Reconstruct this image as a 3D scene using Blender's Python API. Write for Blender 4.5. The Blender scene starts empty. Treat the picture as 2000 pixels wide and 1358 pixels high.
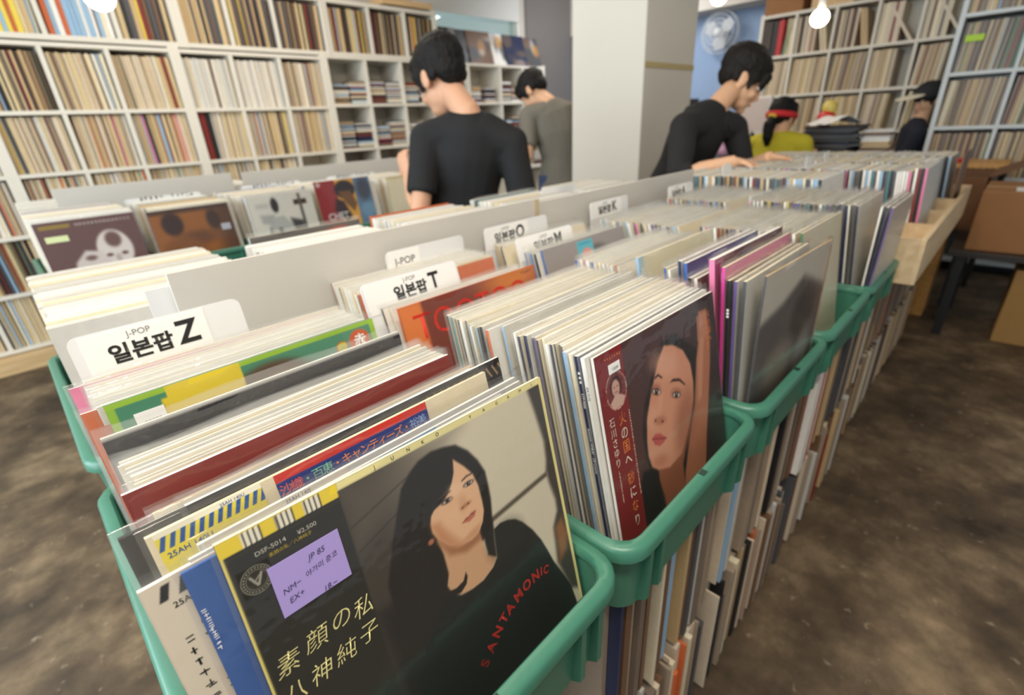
import bpy, bmesh, math, random
import numpy as np
from mathutils import Vector, Matrix, noise

SC = bpy.context.scene
COL = SC.collection
R = random.Random(7)

# ------------------------------------------------------------------ camera, world, lights, exposure
cam = bpy.data.cameras.new('camera')
camo = bpy.data.objects.new('camera', cam)
COL.objects.link(camo)
SC.camera = camo
YAW, PIT, ROL, FPX, EYE = math.radians(44.4694), math.radians(24.5667), math.radians(3.10026), 952.25, 1.22
fw = Vector((math.sin(YAW)*math.cos(PIT), math.cos(YAW)*math.cos(PIT), -math.sin(PIT)))
rt = Vector((math.cos(YAW), -math.sin(YAW), 0))
dn = fw.cross(rt)
rt2 = rt*math.cos(ROL) + dn*math.sin(ROL)
dn2 = -rt*math.sin(ROL) + dn*math.cos(ROL)
M = Matrix((rt2, -dn2, -fw)).transposed().to_4x4()
M.translation = Vector((0, 0, EYE))
camo.matrix_world = M
cam.sensor_fit = 'HORIZONTAL'
cam.sensor_width = 36.0
cam.lens = 36.0*FPX/2000.0
cam.clip_start = 0.02
cam.dof.use_dof = True
cam.dof.focus_distance = 0.44
cam.dof.aperture_fstop = 4.5

SC.view_settings.view_transform = 'Standard'
SC.view_settings.look = 'None'
SC.view_settings.gamma = 1.0
SC.view_settings.use_curve_mapping = False
SC.view_settings.exposure = 0.12
SC.cycles.transparent_max_bounces = 24
SC.cycles.max_bounces = 8
SC.cycles.sample_clamp_indirect = 6.0

world = bpy.data.worlds.new('daylight')
SC.world = world
world.use_nodes = True
wb = world.node_tree.nodes['Background']
wb.inputs[0].default_value = (0.92, 0.97, 1.0, 1)
wb.inputs[1].default_value = 0.42


def area(name, loc, target, sx, sy, power, color):
    l = bpy.data.lights.new(name, 'AREA')
    l.shape = 'RECTANGLE'
    l.size, l.size_y, l.energy, l.color = sx, sy, power, color
    o = bpy.data.objects.new(name, l)
    COL.objects.link(o)
    o.location = loc
    o.rotation_euler = (Vector(target)-Vector(loc)).to_track_quat('-Z', 'Y').to_euler()
    return o


WARM = (1.0, 0.89, 0.76)
for k in range(5):
    area('track_lamp', (-0.3+0.62*k, 0.62, 2.55), (-0.25+0.62*k, 0.5, 0), 0.09, 0.09, 3.0, WARM)
area('front_fill', (-0.25, -0.18, 2.66), (0.3, 0.25, 0.8), 1.2, 0.3, 46, (1.0, 0.90, 0.76))  # unseen fill light, added so the forward-facing covers read brighter
area('ceiling_lamp_middle', (1.6, 3.0, 2.66), (1.6, 3.3, 0.6), 1.8, 0.4, 22, WARM)
area('ceiling_lamp_far', (4.0, 2.0, 2.66), (4.3, 1.6, 0.5), 0.5, 2.4, 34, WARM)
area('corner_fill', (4.7, 3.2, 2.5), (5.4, 3.6, 1.2), 0.5, 0.8, 22, (0.93, 0.96, 1.0))  # added fill without a fixture, lifts the dark back corner
area('shopfront_daylight', (-2.6, 1.8, 1.6), (1.0, 1.8, 0.7), 3.6, 2.2, 165, (0.80, 0.92, 1.0))


# ------------------------------------------------------------------ helpers
def lin(c):
    out = []
    for v in c:
        v = v/255.0
        out.append(v/12.92 if v <= 0.04045 else ((v+0.055)/1.055)**2.4)
    return out


MATS = {}


def mat(name, col, rough=0.5, var=0.06, scale=30.0, bump=0.0, metal=0.0, spec=0.5, coat=0.0, emit=0.0, bscale=None):
    if name in MATS:
        return MATS[name]
    m = bpy.data.materials.new(name)
    m.use_nodes = True
    nt = m.node_tree
    b = nt.nodes['Principled BSDF']
    c = lin(col)
    tc = nt.nodes.new('ShaderNodeTexCoord')
    nz = nt.nodes.new('ShaderNodeTexNoise')
    nz.inputs['Scale'].default_value = scale
    nz.inputs['Detail'].default_value = 4
    nt.links.new(tc.outputs['Object'], nz.inputs['Vector'])
    mx = nt.nodes.new('ShaderNodeMix')
    mx.data_type = 'RGBA'
    mx.inputs[6].default_value = [max(0, v*(1-var)) for v in c]+[1]
    mx.inputs[7].default_value = [min(1, v*(1+var)) for v in c]+[1]
    nt.links.new(nz.outputs[0], mx.inputs[0])
    nt.links.new(mx.outputs[2], b.inputs['Base Color'])
    b.inputs['Roughness'].default_value = rough
    b.inputs['Metallic'].default_value = metal
    b.inputs['Specular IOR Level'].default_value = spec
    b.inputs['Coat Weight'].default_value = coat
    if emit:
        b.inputs['Emission Color'].default_value = c+[1]
        b.inputs['Emission Strength'].default_value = emit
    if bump:
        n2 = nt.nodes.new('ShaderNodeTexNoise')
        n2.inputs['Scale'].default_value = bscale or scale
        n2.inputs['Detail'].default_value = 3
        nt.links.new(tc.outputs['Object'], n2.inputs['Vector'])
        bp = nt.nodes.new('ShaderNodeBump')
        bp.inputs['Strength'].default_value = bump
        bp.inputs['Distance'].default_value = 0.01
        nt.links.new(n2.outputs[0], bp.inputs['Height'])
        nt.links.new(bp.outputs[0], b.inputs['Normal'])
    MATS[name] = m
    return m


def floor_mat():
    m = bpy.data.materials.new('worn_concrete')
    m.use_nodes = True
    nt = m.node_tree
    b = nt.nodes['Principled BSDF']
    tc = nt.nodes.new('ShaderNodeTexCoord')

    def nz(scale, detail, rough=0.6):
        n = nt.nodes.new('ShaderNodeTexNoise')
        n.inputs['Scale'].default_value = scale
        n.inputs['Detail'].default_value = detail
        n.inputs['Roughness'].default_value = rough
        nt.links.new(tc.outputs['Object'], n.inputs['Vector'])
        return n
    a, c2, d = nz(2.6, 8, 0.65), nz(9.0, 6, 0.6), nz(26, 3)
    r1 = nt.nodes.new('ShaderNodeValToRGB')
    e = r1.color_ramp.elements
    e[0].position, e[0].color = 0.33, lin((56, 46, 35))+[1]
    e[1].position, e[1].color = 0.68, lin((140, 122, 97))+[1]
    k = r1.color_ramp.elements.new(0.5)
    k.color = lin((94, 79, 61))+[1]
    nt.links.new(a.outputs[0], r1.inputs[0])
    r2 = nt.nodes.new('ShaderNodeValToRGB')
    e = r2.color_ramp.elements
    e[0].position, e[0].color = 0.35, (0.62, 0.6, 0.58, 1)
    e[1].position, e[1].color = 0.66, (1.25, 1.22, 1.18, 1)
    nt.links.new(c2.outputs[0], r2.inputs[0])
    mx = nt.nodes.new('ShaderNodeMix')
    mx.data_type = 'RGBA'
    mx.blend_type = 'MULTIPLY'
    mx.inputs[0].default_value = 1.0
    nt.links.new(r1.outputs[0], mx.inputs[6])
    nt.links.new(r2.outputs[0], mx.inputs[7])
    r3 = nt.nodes.new('ShaderNodeValToRGB')
    e = r3.color_ramp.elements
    e[0].position, e[0].color = 0.64, (0, 0, 0, 1)
    e[1].position, e[1].color = 0.74, (0.45, 0.45, 0.45, 1)
    nt.links.new(d.outputs[0], r3.inputs[0])
    m2 = nt.nodes.new('ShaderNodeMix')
    m2.data_type = 'RGBA'
    nt.links.new(r3.outputs[0], m2.inputs[0])
    nt.links.new(mx.outputs[2], m2.inputs[6])
    m2.inputs[7].default_value = lin((176, 160, 136))+[1]
    nt.links.new(m2.outputs[2], b.inputs['Base Color'])
    b.inputs['Roughness'].default_value = 0.55
    bp = nt.nodes.new('ShaderNodeBump')
    bp.inputs['Strength'].default_value = 0.15
    nt.links.new(c2.outputs[0], bp.inputs['Height'])
    nt.links.new(bp.outputs[0], b.inputs['Normal'])
    return m


def plastic_mat(name, milk, tint=(0.93, 0.94, 0.95)):
    m = bpy.data.materials.new(name)
    m.use_nodes = True
    nt = m.node_tree
    nt.nodes.remove(nt.nodes['Principled BSDF'])
    out = nt.nodes['Material Output']
    tr = nt.nodes.new('ShaderNodeBsdfTransparent')
    tr.inputs[0].default_value = (*tint, 1)
    df = nt.nodes.new('ShaderNodeBsdfDiffuse')
    df.inputs[0].default_value = (0.93, 0.92, 0.89, 1)
    tl = nt.nodes.new('ShaderNodeBsdfTranslucent')
    tl.inputs[0].default_value = (0.93, 0.92, 0.89, 1)
    gl = nt.nodes.new('ShaderNodeBsdfGlossy')
    gl.inputs['Roughness'].default_value = 0.06
    tc = nt.nodes.new('ShaderNodeTexCoord')
    nz = nt.nodes.new('ShaderNodeTexNoise')
    nz.inputs['Scale'].default_value = 45
    nz.inputs['Detail'].default_value = 2
    bp = nt.nodes.new('ShaderNodeBump')
    bp.inputs['Strength'].default_value = 0.5 if milk > 0.05 else 0.2
    bp.inputs['Distance'].default_value = 0.004
    nt.links.new(tc.outputs['Object'], nz.inputs['Vector'])
    nt.links.new(nz.outputs[0], bp.inputs['Height'])
    nt.links.new(bp.outputs[0], gl.inputs['Normal'])
    a = nt.nodes.new('ShaderNodeMixShader')
    a.inputs[0].default_value = 0.5
    nt.links.new(df.outputs[0], a.inputs[1])
    nt.links.new(tl.outputs[0], a.inputs[2])
    b = nt.nodes.new('ShaderNodeMixShader')
    b.inputs[0].default_value = milk
    nt.links.new(tr.outputs[0], b.inputs[1])
    nt.links.new(a.outputs[0], b.inputs[2])
    fr = nt.nodes.new('ShaderNodeLayerWeight')     # Schlick reflectance from the facing angle
    pw = nt.nodes.new('ShaderNodeMath')
    pw.operation = 'POWER'
    pw.inputs[1].default_value = 4.0
    ml = nt.nodes.new('ShaderNodeMath')
    ml.operation = 'MULTIPLY_ADD'
    ml.inputs[1].default_value = 0.55
    ml.inputs[2].default_value = 0.04
    nt.links.new(fr.outputs['Facing'], pw.inputs[0])
    nt.links.new(pw.outputs[0], ml.inputs[0])
    c = nt.nodes.new('ShaderNodeMixShader')
    nt.links.new(ml.outputs[0], c.inputs[0])
    nt.links.new(b.outputs[0], c.inputs[1])
    nt.links.new(gl.outputs[0], c.inputs[2])
    nt.links.new(c.outputs[0], out.inputs[0])
    return m


PLASTIC = plastic_mat('clear_polythene', 0.10, (0.985, 0.985, 0.98))
CLEAR = plastic_mat('clear_film', 0.025, (0.985, 0.985, 0.985))


def glass_mat():
    m = bpy.data.materials.new('window_glass')
    m.use_nodes = True
    nt = m.node_tree
    nt.nodes.remove(nt.nodes['Principled BSDF'])
    tr = nt.nodes.new('ShaderNodeBsdfTransparent')
    tr.inputs[0].default_value = (0.86, 0.97, 0.95, 1)
    gl = nt.nodes.new('ShaderNodeBsdfGlossy')
    gl.inputs['Roughness'].default_value = 0.03
    mx = nt.nodes.new('ShaderNodeMixShader')
    mx.inputs[0].default_value = 0.06
    nt.links.new(tr.outputs[0], mx.inputs[1])
    nt.links.new(gl.outputs[0], mx.inputs[2])
    nt.links.new(mx.outputs[0], nt.nodes['Material Output'].inputs[0])
    return m


def wood_mat(name, c1, c2, scale=(3, 30, 30), rough=0.5):
    m = bpy.data.materials.new(name)
    m.use_nodes = True
    nt = m.node_tree
    b = nt.nodes['Principled BSDF']
    tc = nt.nodes.new('ShaderNodeTexCoord')
    mp = nt.nodes.new('ShaderNodeMapping')
    mp.inputs['Scale'].default_value = scale
    nz = nt.nodes.new('ShaderNodeTexNoise')
    nz.inputs['Scale'].default_value = 1.5
    nz.inputs['Detail'].default_value = 6
    rp = nt.nodes.new('ShaderNodeValToRGB')
    rp.color_ramp.elements[0].position = 0.3
    rp.color_ramp.elements[0].color = lin(c1)+[1]
    rp.color_ramp.elements[1].position = 0.7
    rp.color_ramp.elements[1].color = lin(c2)+[1]
    nt.links.new(tc.outputs['Object'], mp.inputs[0])
    nt.links.new(mp.outputs[0], nz.inputs['Vector'])
    nt.links.new(nz.outputs[0], rp.inputs[0])
    nt.links.new(rp.outputs[0], b.inputs['Base Color'])
    b.inputs['Roughness'].default_value = rough
    return m


def tag(o, label=None, cat=None, group=None, kind=None):
    if label:
        o['label'] = label
    if cat:
        o['category'] = cat
    if group:
        o['group'] = group
    if kind:
        o['kind'] = kind
    return o


def link(name, me, parent=None, loc=(0, 0, 0), rot=(0, 0, 0)):
    o = bpy.data.objects.new(name, me)
    COL.objects.link(o)
    o.location = loc
    o.rotation_euler = rot
    if parent:
        o.parent = parent
    return o


def thing(name, label, cat, loc=(0, 0, 0), rot=(0, 0, 0), group=None):
    return tag(link(name, None, None, loc, rot), label, cat, group)


class MB:
    """collects boxes, prisms and lofts into one mesh"""

    def __init__(self):
        self.v, self.f, self.m = [], [], []

    def add(self, vs, fs, mi=0):
        n = len(self.v)
        self.v += [tuple(p) for p in vs]
        self.f += [[i+n for i in f] for f in fs]
        self.m += [mi]*len(fs) if isinstance(mi, int) else list(mi)
        return self

    def box(self, a, b, mi=0, mx=None):
        x0, y0, z0 = a
        x1, y1, z1 = b
        vs = [(x0, y0, z0), (x1, y0, z0), (x1, y1, z0), (x0, y1, z0), (x0, y0, z1), (x1, y0, z1), (x1, y1, z1), (x0, y1, z1)]
        if mx is not None:
            vs = [mx @ Vector(p) for p in vs]
        # faces: bottom top front(-y) right(+x) back left(-x)
        return self.add(vs, [[3, 2, 1, 0], [4, 5, 6, 7], [0, 1, 5, 4], [1, 2, 6, 5], [2, 3, 7, 6], [3, 0, 4, 7]], mi)

    def loft(self, pts, rad, side=(1, 0, 0), n=14, mi=0, power=1.0):
        """tube of elliptical rings; rad: list of (along side, across)"""
        pts = [Vector(p) for p in pts]
        side = Vector(side)
        rings = []
        for i, p in enumerate(pts):
            t = (pts[min(i+1, len(pts)-1)]-pts[max(i-1, 0)]).normalized()
            s = side - t*side.dot(t)
            if s.length < 1e-4:
                s = t.orthogonal()
            s.normalize()
            u = t.cross(s)
            ra, rb = rad[i] if isinstance(rad[i], (tuple, list)) else (rad[i], rad[i])
            ring = []
            for k in range(n):
                a = 2*math.pi*k/n
                ring.append(p + s*(ra*math.cos(a)) + u*(rb*math.sin(a)))
            rings.append(ring)
        vs = [q for r_ in rings for q in r_]
        fs = []
        for i in range(len(rings)-1):
            for k in range(n):
                fs.append([i*n+k, i*n+(k+1) % n, (i+1)*n+(k+1) % n, (i+1)*n+k])
        fs.append(list(range(n))[::-1])
        fs.append([(len(rings)-1)*n+k for k in range(n)])
        return self.add(vs, fs, mi)

    def ell(self, c, r, mx=None, nu=16, nv=10, mi=0):
        vs, fs = [], []
        for j in range(nv+1):
            th = math.pi*j/nv
            for i in range(nu):
                ph = 2*math.pi*i/nu
                p = Vector((c[0]+r[0]*math.sin(th)*math.cos(ph), c[1]+r[1]*math.sin(th)*math.sin(ph), c[2]+r[2]*math.cos(th)))
                vs.append(mx @ p if mx is not None else p)
        for j in range(nv):
            for i in range(nu):
                fs.append([j*nu+i, (j+1)*nu+i, (j+1)*nu+(i+1) % nu, j*nu+(i+1) % nu])
        return self.add(vs, fs, mi)

    def mesh(self, name, mats, smooth=False):
        me = bpy.data.meshes.new(name)
        me.from_pydata(self.v, [], self.f)
        for m in mats if isinstance(mats, (list, tuple)) else [mats]:
            me.materials.append(m)
        me.polygons.foreach_set('material_index', self.m)
        if smooth:
            me.polygons.foreach_set('use_smooth', [True]*len(me.polygons))
        me.update()
        return me

    def build(self, name, mats, parent=None, loc=(0, 0, 0), rot=(0, 0, 0), smooth=False, bevel=0):
        o = link(name, self.mesh(name, mats, smooth), parent, loc, rot)
        if bevel:
            b = o.modifiers.new('bevel', 'BEVEL')
            b.width = bevel
            b.segments = 2
            b.limit_method = 'ANGLE'
        return o


def fuse(mb, name, m, voxel, parent=None, smooth=2, ruffle=None):
    """voxel-remesh overlapping shapes into one continuous smooth surface"""
    o = bpy.data.objects.new(name, mb.mesh(name, m))
    scratch = bpy.data.scenes.new('scratch')
    scratch.collection.objects.link(o)
    r_ = o.modifiers.new('r', 'REMESH')
    r_.mode = 'VOXEL'
    r_.voxel_size = voxel
    s = o.modifiers.new('s', 'SMOOTH')
    s.iterations = smooth
    s.factor = 0.6
    with bpy.context.temp_override(scene=scratch, view_layer=scratch.view_layers[0]):
        dg = bpy.context.evaluated_depsgraph_get()
    me = bpy.data.meshes.new_from_object(o.evaluated_get(dg))
    bpy.data.objects.remove(o)
    bpy.data.scenes.remove(scratch)
    o = link(name, me)
    me.materials.clear()
    me.materials.append(m)
    me.polygons.foreach_set('use_smooth', [True]*len(me.polygons))
    if ruffle:
        amp, sc = ruffle
        for v in me.vertices:
            v.co += v.normal*(amp*noise.noise(Vector((v.co.x*sc[0], v.co.y*sc[1], v.co.z*sc[2]))))
    o.parent = parent
    return o


def text(body, size, m, parent, loc, name='lettering', bold=0.0, rot=0.0, align='CENTER', sx=1.0, shear=0.0, spacing=1.0):
    """flat lettering standing in the parent's XZ plane, facing -Y; loc is the middle of the line"""
    cu = bpy.data.curves.new(name, 'FONT')
    cu.body = body
    cu.size = size
    cu.align_x = align
    cu.align_y = 'CENTER'
    cu.offset = bold*size
    cu.shear = shear
    cu.space_character = spacing
    cu.resolution_u = 3
    t = bpy.data.objects.new(name, cu)
    me = bpy.data.meshes.new_from_object(t)
    bpy.data.objects.remove(t)
    me.materials.clear()
    me.materials.append(m)
    me.transform(Matrix.Rotation(math.pi/2, 4, 'X') @ Matrix.Rotation(rot, 4, 'Z') @ Matrix.Diagonal((sx, 1, 1, 1)))
    return link(name, me, parent, loc)


# ------------------------------------------------------------------ printed cover art: a fine grid coloured per vertex
class Art:
    def __init__(self, n, w=315.0, h=315.0, col=(200, 190, 170), nh=None):
        self.n, self.nh, self.w, self.h = n, nh or max(2, int(n*h/w)), w, h
        u, v = np.meshgrid(np.linspace(0, w, n), np.linspace(0, h, self.nh))
        self.u, self.v = u, v
        self.c = np.ones((self.nh, n, 3))*np.array(col, float)

    def mix(self, a, col):
        a = np.clip(a, 0, 1)[..., None]
        self.c = self.c*(1-a)+np.array(col, float)*a
        return self

    def sst(self, x):
        x = np.clip(x, 0, 1)
        return x*x*(3-2*x)

    def poly(self, pts, col, soft=1.0, op=1.0):
        u, v = self.u, self.v
        d = np.full(u.shape, 1e9)
        ins = np.zeros(u.shape, bool)
        for i in range(len(pts)):
            (x0, y0), (x1, y1) = pts[i-1], pts[i]
            ex, ey = x1-x0, y1-y0
            L = ex*ex+ey*ey+1e-9
            t = np.clip(((u-x0)*ex+(v-y0)*ey)/L, 0, 1)
            d = np.minimum(d, (u-x0-ex*t)**2+(v-y0-ey*t)**2)
            c = ((y0 > v) != (y1 > v)) & (u < ex*(v-y0)/(ey if abs(ey) > 1e-9 else 1e-9)+x0)
            ins ^= c
        d = np.sqrt(d)*np.where(ins, 1, -1)
        return self.mix(self.sst(d/(2*soft)+0.5)*op, col)

    def ell(self, cx, cy, rx, ry, col, soft=1.0, op=1.0, ang=0.0):
        a = math.radians(ang)
        x, y = (self.u-cx)*math.cos(a)+(self.v-cy)*math.sin(a), -(self.u-cx)*math.sin(a)+(self.v-cy)*math.cos(a)
        d = (1-np.sqrt((x/rx)**2+(y/ry)**2))*min(rx, ry)
        return self.mix(self.sst(d/(2*soft)+0.5)*op, col)

    def rect(self, x0, y0, x1, y1, col, soft=0.4, op=1.0):
        return self.poly([(x0, y0), (x1, y0), (x1, y1), (x0, y1)], col, soft, op)

    def line(self, x0, y0, x1, y1, w, col, soft=0.5, op=1.0):
        L = math.hypot(x1-x0, y1-y0)
        nx, ny = -(y1-y0)/L*w/2, (x1-x0)/L*w/2
        return self.poly([(x0+nx, y0+ny), (x1+nx, y1+ny), (x1-nx, y1-ny), (x0-nx, y0-ny)], col, soft, op)

    def ramp(self, x0, x1, col, op=1.0, vert=False):
        q = self.v if vert else self.u
        return self.mix(self.sst((q-x0)/(x1-x0))*op, col)

    def speck(self, amp):
        rs = np.random.RandomState(3)
        self.c = np.clip(self.c+rs.normal(0, amp, self.c.shape[:2])[..., None], 0, 255)
        return self

    def build(self, name, parent, loc=(0, 0, 0), z_top=0.315, rough=0.35, depth=0.0004):
        """sheet hanging from the parent's local z = z_top, facing -Y"""
        n, nh = self.n, self.nh
        x = self.u/1000.0
        z = z_top-self.v/1000.0
        co = np.stack([x, np.zeros_like(x), z], -1).reshape(-1, 3)
        i = np.arange(n*nh).reshape(nh, n)
        q = np.stack([i[1:, :-1], i[1:, 1:], i[:-1, 1:], i[:-1, :-1]], -1).reshape(-1, 4)
        me = bpy.data.meshes.new(name)
        me.from_pydata(co.tolist(), [], q.tolist())
        s = np.clip(self.c, 0, 255)/255.0
        l = np.where(s <= 0.04045, s/12.92, ((s+0.055)/1.055)**2.4).reshape(-1, 3)
        ca = me.color_attributes.new('print', 'FLOAT_COLOR', 'POINT')
        ca.data.foreach_set('color', np.concatenate([l, np.ones((len(l), 1))], 1).astype(np.float32).ravel())
        me.materials.append(print_mat(rough))
        return link(name, me, parent, loc)


def print_mat(rough):
    k = 'print_%.2f' % rough
    if k in MATS:
        return MATS[k]
    m = bpy.data.materials.new('printed_card')
    m.use_nodes = True
    nt = m.node_tree
    b = nt.nodes['Principled BSDF']
    a = nt.nodes.new('ShaderNodeAttribute')
    a.attribute_name = 'print'
    nt.links.new(a.outputs['Color'], b.inputs['Base Color'])
    b.inputs['Roughness'].default_value = rough
    b.inputs['Specular IOR Level'].default_value = 0.3
    MATS[k] = m
    return m


# ------------------------------------------------------------------ materials
PAL = {'white': (232, 229, 222), 'cream': (226, 214, 186), 'pale grey': (204, 202, 196), 'black': (34, 33, 35), 'navy': (38, 46, 76),
       'light blue': (146, 180, 208), 'blue': (56, 94, 160), 'dark red': (128, 40, 36), 'orange': (206, 104, 56), 'yellow': (226, 202, 78),
       'pink': (214, 120, 158), 'purple': (96, 78, 134), 'brown': (112, 82, 60), 'green': (76, 126, 92), 'teal': (64, 124, 132),
       'tan': (196, 168, 124), 'dark grey': (78, 78, 82), 'magenta': (206, 60, 148), 'beige': (214, 198, 176), 'red': (188, 30, 34), 'muted': (160, 143, 124), 'dusk': (122, 108, 96), 'straw': (212, 190, 146)}


def pm(c):
    return mat('card_'+c.replace(' ', '_'), PAL[c], 0.45, 0.10, 60)


WHITE = mat('white_paint', (226, 222, 214), 0.45, 0.03, 12)
SHELFW = mat('shelf_white', (222, 216, 203), 0.5, 0.03, 8)
SHELFG = mat('shelf_grey_white', (205, 212, 214), 0.5, 0.03, 8)
BOARDW = mat('white_board', (206, 202, 195), 0.35, 0.02, 6)
CARDW = mat('white_card', (228, 229, 230), 0.4, 0.02, 10)
LABELW = mat('label_white', (243, 242, 240), 0.4, 0.01, 10)
INK = mat('black_ink', (30, 30, 30), 0.5, 0.02)
GREYINK = mat('grey_ink', (120, 120, 122), 0.5, 0.02)
GREEN = mat('green_plastic', (62, 118, 98), 0.36, 0.05, 9, bump=0.04, bscale=60, spec=0.5)
DKGREEN = mat('slot_green', (14, 50, 42), 0.4, 0.02)
RACK = mat('rack_wood', (96, 74, 54), 0.6, 0.15, 14)
PINE = wood_mat('pine_board', (196, 160, 112), (222, 190, 142))
PALEWOOD = wood_mat('pale_wood', (204, 176, 136), (226, 202, 164))
CARDBOARD = mat('cardboard', (150, 104, 62), 0.75, 0.08, 14)
CARDBOARD2 = mat('cardboard_dark', (112, 76, 48), 0.75, 0.08, 14)
BLACKP = mat('black_plastic', (26, 26, 28), 0.4, 0.05)
DKWOOD = mat('dark_counter', (44, 38, 36), 0.45, 0.1)
FLOOR = floor_mat()

# ------------------------------------------------------------------ the room
X0, X1, Y0, Y1, ZC = -3.0, 6.05, -2.2, 4.5, 2.70


def struct(name, mb, m, **k):
    return tag(mb.build(name, m, **k), kind='structure')


struct('floor', MB().box((X0, Y0, -0.1), (X1+0.1, Y1+0.1, 0)), FLOOR)
struct('ceiling', MB().box((X0, Y0, ZC), (X1+0.1, Y1+0.1, ZC+0.1)), mat('ceiling_paint', (216, 210, 200), 0.8, 0.02))
WALLB = mat('wall_paint', (214, 206, 194), 0.8, 0.03, 5)
WALLG = mat('wall_grey', (128, 122, 118), 0.85, 0.04, 5)
WALLBL = mat('wall_blue', (146, 168, 200), 0.8, 0.05, 3)
wx0, wx1, wz0, wz1 = 3.35, 4.80, 1.95, 2.62
b = MB()
b.box((X0, Y1, 0), (wx0, Y1+0.12, ZC)).box((wx0, Y1, 0), (wx1, Y1+0.12, wz0)).box((wx0, Y1, wz1), (wx1, Y1+0.12, ZC)).box((wx1, Y1, 0), (4.9, Y1+0.12, ZC))
struct('wall_back', b, WALLB)
struct('wall_back_corner', MB().box((4.9, Y1-0.03, 0), (X1, Y1+0.12, ZC)), WALLG)
struct('wall_right', MB().box((X1, Y0, 0), (X1+0.12, Y1+0.12, ZC)), WALLBL)
struct('trim_1', MB().box((5.72, 1.95, 2.19), (X1, Y1, ZC)), WALLB)
w = link('window_1', None)
tag(w, kind='structure')
fr = MB()
fr.box((wx0, Y1-0.02, wz0), (wx1, Y1+0.1, wz0+0.05)).box((wx0, Y1-0.02, wz1-0.05), (wx1, Y1+0.1, wz1)).box((wx0, Y1-0.02, wz0), (wx0+0.05, Y1+0.1, wz1)).box((wx1-0.05, Y1-0.02, wz0), (wx1, Y1+0.1, wz1))
fr.build('window_frame', WHITE, w)
MB().box((wx0+0.04, Y1+0.04, wz0+0.04), (wx1-0.04, Y1+0.046, wz1-0.04)).build('window_pane', glass_mat(), w)
bl = thing('roller_blind', 'white roller blind half lowered over the high back window', 'blind', (0, 0, 0))
MB().box((wx0+0.02, Y1-0.045, 2.26), (wx1-0.03, Y1-0.042, 2.64)).build('blind_cloth', mat('blind_cloth', (222, 220, 214), 0.9, 0.02), bl)
MB().loft([(wx0, Y1-0.05, 2.655), (wx1, Y1-0.05, 2.655)], [0.025, 0.025], (0, 0, 1)).build('roller', WHITE, bl, smooth=True)
struct('wall_pillar', MB().box((2.69, 1.60, 0), (3.27, 2.09, ZC)), mat('pillar_paint', (212, 208, 198), 0.7, 0.03, 3), bevel=0.004)
tp = MB().box((2.692, 1.596, 1.468), (3.268, 1.599, 1.496)).build('tape_strip', mat('beige_tape', (188, 170, 122), 0.5), bevel=0)
tag(tp, 'beige tape strip stuck across the right face of the pillar', 'tape')

# pendants (rays through the three glowing globes), cord to the ceiling
BULB = mat('bulb_glow', (255, 240, 214), 0.4, 0.0, emit=9.0)
for p, r_, lab in (((3.25, 0.93, 1.638), 0.043, 'glowing globe bulb hanging in front of the right record shelves'),
                   ((0.60, 3.05, 1.815), 0.06, 'glowing globe bulb hanging before the upper left record shelves'),
                   ((3.70, 1.68, 1.905), 0.05, 'glowing globe bulb hanging against the blue wall')):
    t = thing('pendant_lamp', lab, 'lamp', p, group='bare globe pendants')
    MB().ell((0, 0, 0), (r_, r_, r_*0.95)).build('bulb', BULB, t, smooth=True)
    MB().loft([(0, 0, r_*0.9), (0, 0, r_+0.05)], [0.018, 0.016]).build('socket', WHITE, t, smooth=True)
    MB().loft([(0, 0, r_+0.05), (0, 0, ZC-p[2])], [0.003, 0.003], n=6).build('cord', WHITE, t)

# ------------------------------------------------------------------ green bins
BW, BL, RIM, BOT = 0.398, 0.648, 0.770, 0.656


def rrect(x0, y0, x1, y1, r_, z, k=5):
    pts = []
    for cx, cy, a0 in ((x1-r_, y0+r_, -90), (x1-r_, y1-r_, 0), (x0+r_, y1-r_, 90), (x0+r_, y0+r_, 180)):
        for i in range(k+1):
            a = math.radians(a0+90*i/k)
            pts.append((cx+r_*math.cos(a), cy+r_*math.sin(a), z))
    return pts


def rings(loops):
    n = len(loops[0])
    vs = [p for l in loops for p in l]
    fs = []
    for i in range(len(loops)-1):
        for k in range(n):
            fs.append([i*n+k, i*n+(k+1) % n, (i+1)*n+(k+1) % n, (i+1)*n+k])
    return vs, fs


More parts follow.
